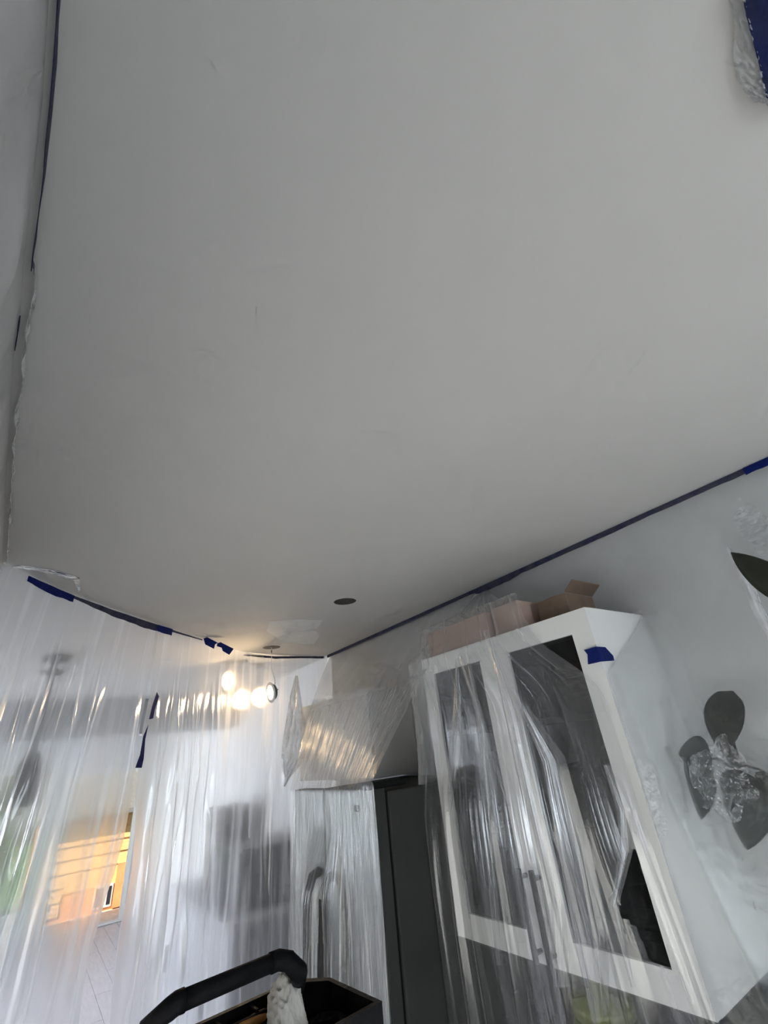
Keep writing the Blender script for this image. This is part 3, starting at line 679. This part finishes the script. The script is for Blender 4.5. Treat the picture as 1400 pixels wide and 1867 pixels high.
# doubled folds of the film lying over the doors
def film_fold(px, X):
    """px: rows of (left, right) pixel pairs, top to bottom"""
    Pn = np.zeros((len(px)*8-7, 9, 3)); UVn = np.zeros((len(px)*8-7, 9, 2))
    for i in range(len(px)*8-7):
        q = i/8; a = int(min(q, len(px)-2)); f = q-a
        l = np.array(px[a][0])*(1-f)+np.array(px[a+1][0])*f; r = np.array(px[a][1])*(1-f)+np.array(px[a+1][1])*f
        for j in range(9):
            t_ = j/8; c = l*(1-t_)+r*t_; Pn[i, j] = onX(c[0], c[1], X-.010*math.sin(math.pi*t_)); UVn[i, j] = (t_*.25+X, q*.2)
    b_ = MB().grid(Pn, UVn).build('film_fold', p_cab, None, True); b_.parent = cabf
for px, X in (([((831, 1200), (836, 1200)), ((826, 1290), (842, 1290)), ((818, 1390), (838, 1390)), ((814, 1480), (822, 1480))], 1.262),
              ([((836, 1196), (843, 1196)), ((862, 1285), (876, 1285)), ((886, 1360), (896, 1360)), ((925, 1470), (930, 1470))], 1.258),
              ([((846, 1180), (852, 1180)), ((872, 1330), (884, 1330)), ((884, 1480), (896, 1480)), ((892, 1640), (908, 1640)), ((905, 1760), (915, 1760))], 1.252),
              ([((880, 1150), (890, 1148)), ((925, 1300), (950, 1300)), ((965, 1480), (990, 1480)), ((1000, 1640), (1030, 1640)), ((1010, 1800), (1040, 1800))], 1.236),
              ([((930, 1250), (936, 1250)), ((990, 1390), (1030, 1380)), ((1020, 1560), (1075, 1540)), ((1050, 1730), (1110, 1700)), ((1080, 1867), (1110, 1860))], 1.236),
              ([((1100, 1395), (1112, 1395)), ((1125, 1480), (1150, 1480)), ((1128, 1560), (1155, 1548)), ((1112, 1650), (1128, 1650)), ((1150, 1800), (1158, 1800))], 1.246)):
    film_fold(px, X)

# --- film on the right wall, over the houseplant
def wall_film_x(Y, z):
    d = CEIL-z
    plant = np.exp(-((Y-.45)/.42)**2)*smoothstep(EYE+.36, EYE-.02, z)
    lo = .60-.28*smoothstep(EYE+.16, EYE-.75, z)
    side = smoothstep(0, 1, (Y-lo)/(.715-lo))**1.3*np.clip((EYE+.31-z)/.19, 0, 1)
    x = np.maximum(1.615-.13*plant-.30*side-.02*smoothstep(.4, 1.4, d), 1.272)
    x = x-.008*np.sin(Y*16+z*3)*smoothstep(.1, .6, d)-.006*np.sin(Y*37-z*4)*smoothstep(.1, .5, d)-.004*np.sin(z*30+Y*8)*np.exp(-((d-.14)/.09)**2)
    return x
mb = MB(); zz = np.linspace(CEIL-.006, .05, 170); yy = np.linspace(.04, .714, 130)
P = np.zeros((len(zz), len(yy), 3))
for i, z in enumerate(zz):
    P[i, :, 1] = yy; P[i, :, 2] = z; P[i, :, 0] = wall_film_x(yy, z)
mb.grid(P)
zz = np.linspace(CEIL-.006, GZ1+.01, 40); yy = np.linspace(.714, 1.41, 90); P = np.zeros((len(zz), len(yy), 3))
for i, z in enumerate(zz):
    P[i, :, 1] = yy; P[i, :, 2] = z; P[i, :, 0] = wall_film_x(.714+0*yy, z)*np.maximum(0, 1-(yy-.714)/.2)+1.615*np.minimum(1, (yy-.714)/.2)-.004*np.sin(z*40+yy*25)*(CEIL-z)*3*np.clip((yy-.714)/.2, 0, 1)
mb.grid(P)
tag(mb.build('plastic_drape', p_wall, None, True), 'hazy plastic sheet taped along the right wall over the houseplant', 'plastic sheet', 'plastic sheets hung from the ceiling')

# crumpled areas where the film is pressed against the leaves
wf = bpy.data.objects['plastic_drape.002']
p_rumple = plastic('rumpled_film', haze=.03, edge=.2, blur=.05, gloss=.6, grough=.15, bump=.9, stretch=(42, 42, 42), streak=7, m0=.50, m1=.62, base=.06, tint=(.93, .95, .97))
for px0, px1 in (((1286, 1345), (1402, 1480)), ((1236, 1372), (1296, 1490)), ((1300, 905), (1400, 985))):
    A_ = onX(*px0, 1.5); B_ = onX(*px1, 1.5); mbp = MB(); P = np.zeros((60, 60, 3))
    c0 = np.array([(A_.y+B_.y)/2, (A_.z+B_.z)/2]); hy, hz = abs(A_.y-B_.y)/2+.01, abs(A_.z-B_.z)/2+.01
    for i in range(60):
        for j in range(60):
            y_, z_ = c0[0]+hy*(j/29.5-1), c0[1]+hz*(i/29.5-1); nv = noise.noise(Vector((y_*70, z_*70, 1)))
            P[i, j] = (float(wall_film_x(np.array([y_]), z_)[0])-.006-.0025*nv, y_, z_)
    mbp.grid(P)
    cen = [(np.mean([mbp.v[k][1] for k in f]), np.mean([mbp.v[k][2] for k in f])) for f in mbp.f]
    mbp.f = [f for f, (y_, z_) in zip(mbp.f, cen) if ((y_-c0[0])/hy)**2+((z_-c0[1])/hz)**2+.7*noise.noise(Vector((y_*26, z_*26, 4))) < .85]
    b = mbp.build('rumpled_area', p_rumple, None, True); b.parent = wf

# --- film on the left
lw_px = [(104, -40), (96, 60), (88, 180), (70, 330), (50, 490), (45, 560), (32, 640), (22, 780), (14, 900), (8, 1020)]
lw = [onZ(x, y, CEIL) for x, y in lw_px]; LY = np.array([p.y for p in lw]); LX = np.array([p.x for p in lw])
zz = np.linspace(CEIL-.004, .04, 120); yy = np.linspace(-.9, 1.765, 260); P = np.zeros((len(zz), len(yy), 3))
lx = np.interp(yy, LY, LX)
for i, z in enumerate(zz):
    d = CEIL-z
    P[i, :, 1] = yy; P[i, :, 2] = z
    P[i, :, 0] = np.maximum(lx-.004-.03*smoothstep(0, .5, d)+.010*np.sin(yy*14+d*9)*smoothstep(.01, .15, d)+.007*np.sin(yy*33-d*14)*smoothstep(.01, .1, d), XL+.004)
tag(MB().grid(P).build('plastic_drape', p_left, None, True), 'milky plastic sheet hanging along the left wall', 'plastic sheet', 'plastic sheets hung from the ceiling')

# ================================================================== TAPE
def ribbon(name, pts, width, wdir, m, label, cat='tape', th=.0012, wob=.0015, sub=6):
    """flat strip through pts; widths per point; wdir = direction of its width"""
    pts = [Vector(p) for p in pts]; W = width if isinstance(width, (list, tuple)) else [width]*len(pts)
    q = []; ww = []
    for i in range(len(pts)-1):
        for k in range(sub):
            f = k/sub; q.append(pts[i].lerp(pts[i+1], f)); ww.append(W[i]+(W[i+1]-W[i])*f)
    q.append(pts[-1]); ww.append(W[-1]); vs = []; fs = []
    wd = Vector(wdir).normalized()
    for i, p in enumerate(q):
        t_ = (q[min(i+1, len(q)-1)]-q[max(i-1, 0)]).normalized(); nr = t_.cross(wd).normalized()
        a = p+nr*wob*noise.noise(p*23); b_ = p+wd*ww[i]*(1+.18*noise.noise(p*31))+nr*wob*noise.noise(p*19+Vector((5, 1, 2)))
        vs += [a, b_, b_+nr*th, a+nr*th]
    for i in range(len(q)-1):
        k = 4*i
        for j in range(4): fs.append((k+j, k+(j+1) % 4, k+4+(j+1) % 4, k+4+j))
    fs += [(3, 2, 1, 0), tuple(4*(len(q)-1)+j for j in range(4))]
    return tag(MB().add(vs, fs).build(name, m), label, cat, 'blue masking tape')
DN = (0, 0, -1)
def cz(x, y, off=.012, dz=.003):
    p = onZ(x, y, CEIL); s = curtain_s(x, y); return Vector((p.x+np.interp(s, ss, nx)*off, p.y+np.interp(s, ss, ny)*off, CEIL-dz))
ribbon('masking_tape', [Vector((np.interp(y, LY, LX)+.006, y, CEIL-.002)) for y in (-.2, .1, .30, .42, .565)], [.012, .014, .010, .011, .008], DN, m_tapeold, 'long dark blue tape strip along the left ceiling edge')
ribbon('masking_tape', [Vector((np.interp(y, LY, LX)-.002, y, CEIL-.006)) for y in (.66, .74)], [.006, .003], DN, m_tapeold, 'short thin tape remnant on the left ceiling edge')
ribbon('masking_tape', [cz(42, 1049, .02), cz(90, 1070, .02), cz(128, 1086, .02)], [.020, .030, .026], DN, m_tape, 'dark blue tape strip at the left corner of the curtain top')
ribbon('masking_tape', [cz(128, 1086, .018), cz(200, 1112, .018), cz(260, 1132, .018), cz(308, 1147, .018)], [.010, .026, .032, .030], DN, m_tapeold, 'greyish blue tape strip in the middle of the curtain top')
ribbon('masking_tape', [cz(282, 1139, .021), cz(308, 1147, .021)], [.032, .034], DN, m_tape, 'small blue tape overlap on the curtain top')
ribbon('masking_tape', [cz(308, 1148, .018), cz(364, 1166, .018)], [.010, .005], DN, m_tapeold, 'narrow dark tape strip left of the tape bow')
ribbon('masking_tape', [cz(440, 1190, .018, .012), cz(500, 1195, .018, .010), cz(545, 1196.5, .018), cz(590, 1196.5, .018)], [.010, .016, .014, .016], DN, m_tapeold, 'thin blue tape strip behind the dangling cable')
# bow of tape
bw = thing('masking_tape', cz(396, 1176, .05, .02), 'twisted bow of blue tape on the curtain top', 'tape', 'blue masking tape')
def patch(px, Y, m, parent, name='tape_end', th=.0015, warp=.0):
    vs = [onY(x, y, Y+warp*((i % 3)-1)) for i, (x, y) in enumerate(px)]; n = len(vs); nr = Vector((0, -1, 0))*th
    vs = vs+[v+nr for v in vs]
    b = MB().add(vs, [tuple(range(n-1, -1, -1)), tuple(range(n, 2*n))]+[(i, (i+1) % n, n+(i+1) % n, n+i) for i in range(n)]).build(name, m)
    if parent is not None: b.parent = parent; b.location = -parent.location
    return b
patch([(371, 1164), (378, 1162), (397, 1172), (392, 1175), (390, 1183), (374, 1175)], 2.60, m_tape, bw)
patch([(396, 1173), (402, 1171), (426, 1183), (418, 1194), (406, 1187), (404, 1181), (395, 1178)], 2.61, m_tape, bw)
# right wall
def rw(x, dz=.002, off=.006): # along the right wall by y
    return Vector((XR-.028-off, x, CEIL-dz))
ribbon('masking_tape', [rw(2.96), rw(2.4), rw(1.9), rw(1.43)], [.020, .024, .024, .018], DN, m_tapeold, 'blue grey tape strip on the right wall above the refrigerator')
ribbon('masking_tape', [rw(1.45, .004, .009), rw(1.36, .004, .009), rw(1.22, .004, .009), rw(1.14, .004, .009)], [.024, .030, .030, .022], DN, m_tapeold, 'overlapping tape strip above the pointed plastic fold')
ribbon('masking_tape', [rw(1.42), rw(1.1), rw(.7), rw(.42), rw(.24)], [.022, .022, .020, .018, .018], DN, m_tapeold, 'long blue grey tape strip on the right wall above the cabinet')
ribbon('masking_tape', [rw(.265, .002, .009), rw(.18, .002, .009), rw(.06, .002, .009)], [.024, .026, .028], DN, m_tape, 'darker blue tape strip at the right end of the wall')
# slit tapes
def slit_tape(px, label):
    vs = [curtain_pt(x, y, .045) for x, y in px]; n = len(vs); nr = Vector((0, -1, 0))*.0015; vs = vs+[v+nr for v in vs]
    return tag(MB().add(vs, [tuple(range(n-1, -1, -1)), tuple(range(n, 2*n))]+[(i, (i+1) % n, n+(i+1) % n, n+i) for i in range(n)]).build('masking_tape', m_tape), label, 'tape', 'blue masking tape')
slit_tape([(270, 1264), (274, 1272), (266, 1296), (263, 1312), (255, 1314), (261, 1290)], 'upper blue tape sliver on the curtain seam')
slit_tape([(254, 1323), (248, 1350), (245, 1385), (241, 1402), (229, 1402), (238, 1378), (244, 1345)], 'lower blue tape sliver on the curtain seam')
# cabinet corner
ctp = thing('masking_tape', (GX-.004, GY0, EYE+.16), 'bright blue tape piece wrapped on the cabinet corner', 'tape', 'blue masking tape')
fa = [onX(1071, 1187, GX-.0175), onX(1110, 1176, GX-.0175), onX(1075, 1214, GX-.0175)]
z0, z1_ = EYE+.158, EYE+.200
fp = [(GX-.0165, GY0-.006, z1_), (GX-.0165, .757, z1_-.001), (GX-.0165, .750, z1_-.015), (GX-.0165, .758, z0), (GX-.0165, GY0-.006, z0)]
mb = MB(); n = len(fp); mb.add(fp+[(p[0]-.0012, p[1], p[2]) for p in fp], [tuple(range(n)), tuple(range(2*n-1, n-1, -1))]+[(i, n+i, n+(i+1) % n, (i+1) % n) for i in range(n)])
b = mb.build('front_end', m_tape); b.parent = ctp; b.location = -ctp.location
sp_ = [(GX-.0177, GY0-.006, z1_), (GX+.030, GY0-.006, z1_), (GX+.058, GY0-.006, z0+.018), (GX+.056, GY0-.006, z0+.004), (GX-.0177, GY0-.006, z0)]
mb = MB(); n = len(sp_); mb.add(sp_+[(p[0], p[1]-.0012, p[2]) for p in sp_], [tuple(range(n-1, -1, -1)), tuple(range(n, 2*n))]+[(i, (i+1) % n, n+(i+1) % n, n+i) for i in range(n)])
b = mb.build('side_end', m_tape); b.parent = ctp; b.location = -ctp.location
# white film tail under the ceiling at the curtain's left corner
ribbon('plastic_strip', [cz(10, 1034, .02, .001), cz(60, 1046, .05, .001), cz(105, 1060, .06, .001), cz(130, 1080, .03, .001)], [.03, .035, .03, .01], (.5, -.8, 0), p_crinkle, 'loose strip of plastic folded onto the ceiling corner', 'plastic sheet')['group'] = 'plastic sheets hung from the ceiling'
# lump of painted film on the left edge
ribbon('plastic_strip', [Vector((np.interp(y, LY, LX)+.010, y, CEIL-.003)) for y in (.55, .62, .70, .95, 1.3, 1.72)], [.010, .018, .012, .014, .012, .006], DN, p_crinkle, 'crumpled plastic edge rolled along the left ceiling line', 'plastic sheet', wob=.006, sub=14)['group'] = 'plastic sheets hung from the ceiling'

# masked fitting on the ceiling, top right
mk = thing('masked_ceiling_vent', (.62, -.25, CEIL-.02), 'ceiling fitting masked with dark blue tape and crumpled plastic', 'vent')
def slab(px, z0_, z1_, m, name):
    a = [onZ(x, y, CEIL) for x, y in px]; n = len(a)
    vs = [(p.x, p.y, z0_) for p in a]+[(p.x, p.y, z1_) for p in a]
    b_ = MB().add(vs, [tuple(range(n-1, -1, -1)), tuple(range(n, 2*n))]+[(i, (i+1) % n, n+(i+1) % n, n+i) for i in range(n)]).build(name, m); b_.parent = mk; b_.location = -mk.location
    return b_
slab([(1343, -30), (1352, 20), (1363, 62), (1376, 112), (1390, 172), (1404, 182), (1500, 150), (1530, -60)], CEIL-.010, CEIL-.001, m_tapedark, 'tape_cover')
rim = [(1322, -30), (1333, 10), (1337, 60), (1334, 100), (1341, 140), (1356, 168), (1372, 184), (1392, 186), (1410, 205)]
rin = [(1346, -30), (1355, 20), (1366, 62), (1379, 112), (1388, 150), (1391, 165), (1394, 176), (1400, 180), (1412, 184)]
P = np.zeros((14, 80, 3))
for j in range(80):
    q = j/79*(len(rim)-1); a = int(min(q, len(rim)-2)); f = q-a
    A = onZ(*(np.array(rim[a])*(1-f)+np.array(rim[a+1])*f), CEIL); B = onZ(*(np.array(rin[a])*(1-f)+np.array(rin[a+1])*f), CEIL)
    for i in range(14):
        t_ = i/13; p = A.lerp(B, t_); P[i, j] = (p.x, p.y, CEIL-.002-.007*t_-.006*abs(noise.noise(Vector((j*.35, t_*4, 0)))))
b = MB().grid(P).build('crumpled_skirt', p_crinkle, None, True); b.parent = mk; b.location = -mk.location

# ================================================================== HOUSEPLANT
pl = thing('rubber_plant', (1.50, .30, 0), 'dark-leaved rubber plant behind the hazy plastic on the right', 'plant')
MB().lathe([(.001, 0), (.085, 0), (.105, .20), (.115, .20), (.115, .23), (.102, .23), (.098, .20), (.001, .19)], c=(1.50, .30, 0)).build('pot', m_terra, pl, True)
MB().lathe([(.097, .195), (.05, .203), (.001, .205)], c=(1.50, .30, 0)).build('soil', m_soil, pl, True)
stem_top = onX(1338, 1402, 1.53)
MB().tube([(1.50, .30, .19), (1.51, .31, .7), (1.515, .36, 1.2), (1.515, .46, 1.6), stem_top], [.014, .012, .009, .007, .005], 10).build('trunk', m_stem, pl, True)
def leaf(base, tip, wd, side, cup=.015, bend=.02, name='leaf', shape=1.0, stalk=None, rev=False):
    base, tip, side = Vector(base), Vector(tip), Vector(side).normalized(); ax = tip-base; nr = ax.normalized().cross(side).normalized(); side = nr.cross(ax.normalized()).normalized()
    N, Kk = 14, 7; vs = []; fs = []
    for i in range(N):
        t_ = i/(N-1); tt = 1-t_ if rev else t_; wv = max(.0008, wd*.5*(tt**.5*max(0, 1-tt)**.85)/.405)
        c = base+ax*t_+nr*bend*math.sin(math.pi*t_)
        for j in range(Kk):
            q = j/(Kk-1)*2-1; vs.append(c+side*q*wv+nr*cup*(q*q)*(wv/wd*2))
    for i in range(N-1):
        for j in range(Kk-1): fs.append((i*Kk+j, i*Kk+j+1, (i+1)*Kk+j+1, (i+1)*Kk+j))
    n0 = len(vs); vs += [v+nr*.0014 for v in vs]; fs += [tuple(n0+k for k in reversed(f)) for f in fs]
    rim_ = [j for j in range(Kk)]+[i*Kk+Kk-1 for i in range(1, N)]+[(N-1)*Kk+j for j in range(Kk-2, -1, -1)]+[i*Kk for i in range(N-2, 0, -1)]
    fs += [(rim_[k], rim_[(k+1) % len(rim_)], n0+rim_[(k+1) % len(rim_)], n0+rim_[k]) for k in range(len(rim_))]
    lf = MB().add(vs, fs).build(name, m_leaf, pl, True)
    if stalk is not None:
        mid = (base+Vector(stalk))/2+Vector((0, 0, .01)); s_ = MB().tube([stalk, mid, base], .0028, 8).build('stalk', m_stem, None, True); s_.parent = lf
    return lf
XS = 1.53
leaf(onX(1316, 1372, XS), onX(1336, 1260, XS), .088, (0, 1, .1), rev=True, stalk=stem_top)
leaf(onX(1298, 1384, 1.47), onX(1236, 1374, 1.45), .10, (0, .1, 1), shape=.75, stalk=onX(1330, 1398, XS))
leaf(onX(1258, 1380, 1.455), onX(1278, 1494, 1.44), .07, (0, 1, .2), shape=1.3, stalk=onX(1290, 1380, XS))
leaf(onX(1345, 1402, XS), onX(1362, 1550, XS), .115, (0, 1, 0), shape=1.0, stalk=stem_top)
leaf(onX(1390, 1405, XS), onX(1408, 1520, XS), .06, (0, 1, 0), stalk=stem_top)
leaf(onX(1352, 1398, XS), onX(1338, 1350, XS), .03, (0, 1, 0), stalk=stem_top)
leaf(onX(1425, 1860, 1.49), onX(1384, 1845, 1.49), .09, (0, .2, 1), stalk=(1.512, .33, 1.0))
st_ = Vector((1.50, .12, 1.95))
MB().tube([(1.505, .31, .75), (1.47, .16, 1.2), (1.46, .02, 1.6), (1.45, .05, 1.95), onX(1462, 1098, 1.42)], [.008, .007, .006, .005, .004], 8).build('branch', m_stem, pl, True)
leaf(onX(1458, 1096, 1.42), onX(1332, 1007, 1.42), .075, (0, .5, 1), cup=.010, bend=-.004, shape=.95)
# folded edge of the film beside the open leaf
fo = [(1322, 998), (1337, 1030), (1354, 1072), (1373, 1118), (1398, 1165)]
P = np.zeros((40, 9, 3))
for i in range(40):
    q = i/39*(len(fo)-1); a = int(min(q, len(fo)-2)); f = q-a; c = np.array(fo[a])*(1-f)+np.array(fo[a+1])*f
    for j in range(9):
        t_ = j/8; wpx = 22*(.35+.65*min(1, q))
        P[i, j] = onX(c[0]+wpx*t_, c[1]-wpx*.15*t_, 1.50-.020*math.sin(math.pi*t_)+.03*t_)
tag(MB().grid(P).build('plastic_strip', p_crinkle, None, True), 'pale folded edge of plastic beside the uncovered leaf', 'plastic sheet', 'plastic sheets hung from the ceiling')

# ================================================================== STEPLADDER
HZ = EYE-.20; TZ = EYE-.262
ld = thing('stepladder', (.2, .5, 0), 'black-topped stepladder with handle bar and tool tray at the bottom edge', 'ladder')
A = onZ(322, 1829, HZ); B = onZ(508, 1750, HZ); ax = (B-A).normalized(); sd_ = Vector((0, 0, 1)).cross(ax).normalized()   # sd_ away from the camera
if sd_.y < 0: sd_ = -sd_
def lp(a, s, z): p = A+ax*a+sd_*s; return Vector((p.x, p.y, z))
Lb = (B-A).length; L0 = -.05
E0 = onZ(272, 1870, HZ-.012); E1 = onZ(545, 1772, HZ-.012); E2 = onZ(541, 1806, TZ-.004)
E00 = E0+(E0-A)*.6+Vector((0, 0, -.05))
MB().tube([E00, E0, A.lerp(E0, .25), A, A.lerp(B, .06)], .0098, 12).build('handle_joint', m_blackworn, ld, True)
MB().tube([B.lerp(A, .09), B, B.lerp(E1, .5)+Vector((0, 0, .004)), E1, E1.lerp(E2, .5), E2], .0098, 12).build('handle_joint', m_blackworn, ld, True)
MB().tube([A.lerp(B, .05), B.lerp(A, .08)], .0086, 14).build('handle_bar', m_blackworn, ld, True)
# tray
f0 = onZ(355, 1867, TZ); f1 = onZ(520, 1792, TZ); fd = (f1-f0).normalized(); fs_ = Vector((0, 0, 1)).cross(fd).normalized()
if fs_.y > 0: fs_ = -fs_                      # towards the camera
def tpnt(a, s, z): p = f0+fd*a+fs_*s; return Vector((p.x, p.y, z))
Lf = (f1-f0).length; W_ = .15; aL = -.20; aR = Lf+.045
out_ = [(aL, 0), (Lf+.012, 0), (aR, .040), (aR, W_), (aL, W_)]
def ring(o_, inset, z0_, z1_):
    c = Vector((sum(p[0] for p in o_)/len(o_), sum(p[1] for p in o_)/len(o_)))
    i_ = [(p[0]+(inset if p[0] < c.x else -inset), p[1]+(inset if p[1] < c.y else -inset)) for p in o_]
    n = len(o_); vs = [tpnt(*p, z0_) for p in o_]+[tpnt(*p, z1_) for p in o_]+[tpnt(*p, z1_) for p in i_]+[tpnt(*p, z0_) for p in i_]
    fs = []
    for k in range(n):
        q = (k+1) % n; fs += [(k, q, n+q, n+k), (n+k, n+q, 2*n+q, 2*n+k), (2*n+k, 2*n+q, 3*n+q, 3*n+k)]
    return vs, fs
mb = MB(); mb.add(*ring(out_, .007, TZ-.045, TZ)); n = len(out_)
mb.add([tpnt(*p, TZ-.045) for p in out_]+[tpnt(*p, TZ-.038) for p in out_], [tuple(range(n)), tuple(range(2*n-1, n-1, -1))]+[(i, n+i, n+(i+1) % n, (i+1) % n) for i in range(n)])
mb.build('tool_tray', m_black, ld)
for a in np.arange(aL+.04, Lf-.02, .045):
    v_ = [tpnt(a, .006, TZ-.038), tpnt(a+.004, .006, TZ-.038), tpnt(a+.004, .026, TZ-.038), tpnt(a, .026, TZ-.038), tpnt(a, .006, TZ-.003), tpnt(a+.004, .006, TZ-.003), tpnt(a+.004, .026, TZ-.003), tpnt(a, .026, TZ-.003)]
    MB().add(v_, [(0,3,2,1),(4,5,6,7),(0,1,5,4),(1,2,6,5),(2,3,7,6),(3,0,4,7)]).build('rib', m_blackworn, ld)
v_ = [tpnt(aL+.01, .024, TZ-.038), tpnt(Lf-.01, .024, TZ-.038), tpnt(Lf-.01, .028, TZ-.038), tpnt(aL+.01, .028, TZ-.038), tpnt(aL+.01, .024, TZ-.006), tpnt(Lf-.01, .024, TZ-.006), tpnt(Lf-.01, .028, TZ-.006), tpnt(aL+.01, .028, TZ-.006)]
MB().add(v_, [(0,3,2,1),(4,5,6,7),(0,1,5,4),(1,2,6,5),(2,3,7,6),(3,0,4,7)]).build('divider', m_blackworn, ld)
MB().lathe([(.020, 0), (.024, .002), (.024, .006), (.018, .006), (.018, 0)], c=tpnt(aR-.030, .075, TZ-.030), n=24).build('cup_ring', m_blackworn, ld, True)
for sgn, a in ((0, aL+.02), (1, aR-.02)):
    for s0, s1 in ((.02, -.35), (W_-.02, W_+.30)):
        t0 = tpnt(a, s0, TZ-.045); t1 = tpnt(a+(.09 if sgn else -.09), s1, .0)
        MB().tube([t0, t1], .014, 8).build('rail', m_alu, ld)
for k in range(4):
    z = .30+k*.30; f = (TZ-.045-z)/(TZ-.045); s = (W_-.02)+(.32)*f; e = .09*f
    v0 = tpnt(aL+.02-e, s-.03, z); v1 = tpnt(aR-.02+e, s-.03, z)
    MB().tube([v0, v1], .016, 8).build('step', m_alu, ld)
# crumpled rag
rg = bmesh.new(); bmesh.ops.create_icosphere(rg, subdivisions=5, radius=1)
rc = onZ(524, 1850, TZ+.005)
for v in rg.verts:
    p = v.co.copy(); q = p*1.6; k = 1+.20*noise.noise(q*1.1)+.16*(1-abs(noise.noise(q*2.2+Vector((3, 1, 7)))*2))+.06*noise.noise(q*6)
    v.co = Vector((p.x*.019*k, p.y*.024*k, p.z*.036*k))
    v.co.x += .008*(-p.z)*.6
vs = [v.co+rc+Vector((0, 0, -.004)) for v in rg.verts]; rg.verts.index_update(); fs = [[v.index for v in f.verts] for f in rg.faces]; rg.free()
tag(MB().add(vs, fs).build('rag', m_rag, None, True), 'crumpled pale grey rag stuffed in the ladder tray', 'rag')
# wooden handled scraper
wt = thing('scraper', onZ(460, 1862, TZ-.015), 'orange wooden tool handle lying in the ladder tray', 'tool')
h0 = onZ(482, 1850, TZ-.012); h1 = onZ(420, 1885, TZ-.012)
MB().tube([h0, h0.lerp(h1, .2), h0.lerp(h1, .7), h1], [.0058, .0062, .0058, .004], 12).build('wooden_handle', m_wood, wt, True)
MB().tube([h1, h1+(h1-h0)*.5], [.006, .004], 8).build('blade', m_steel, wt)
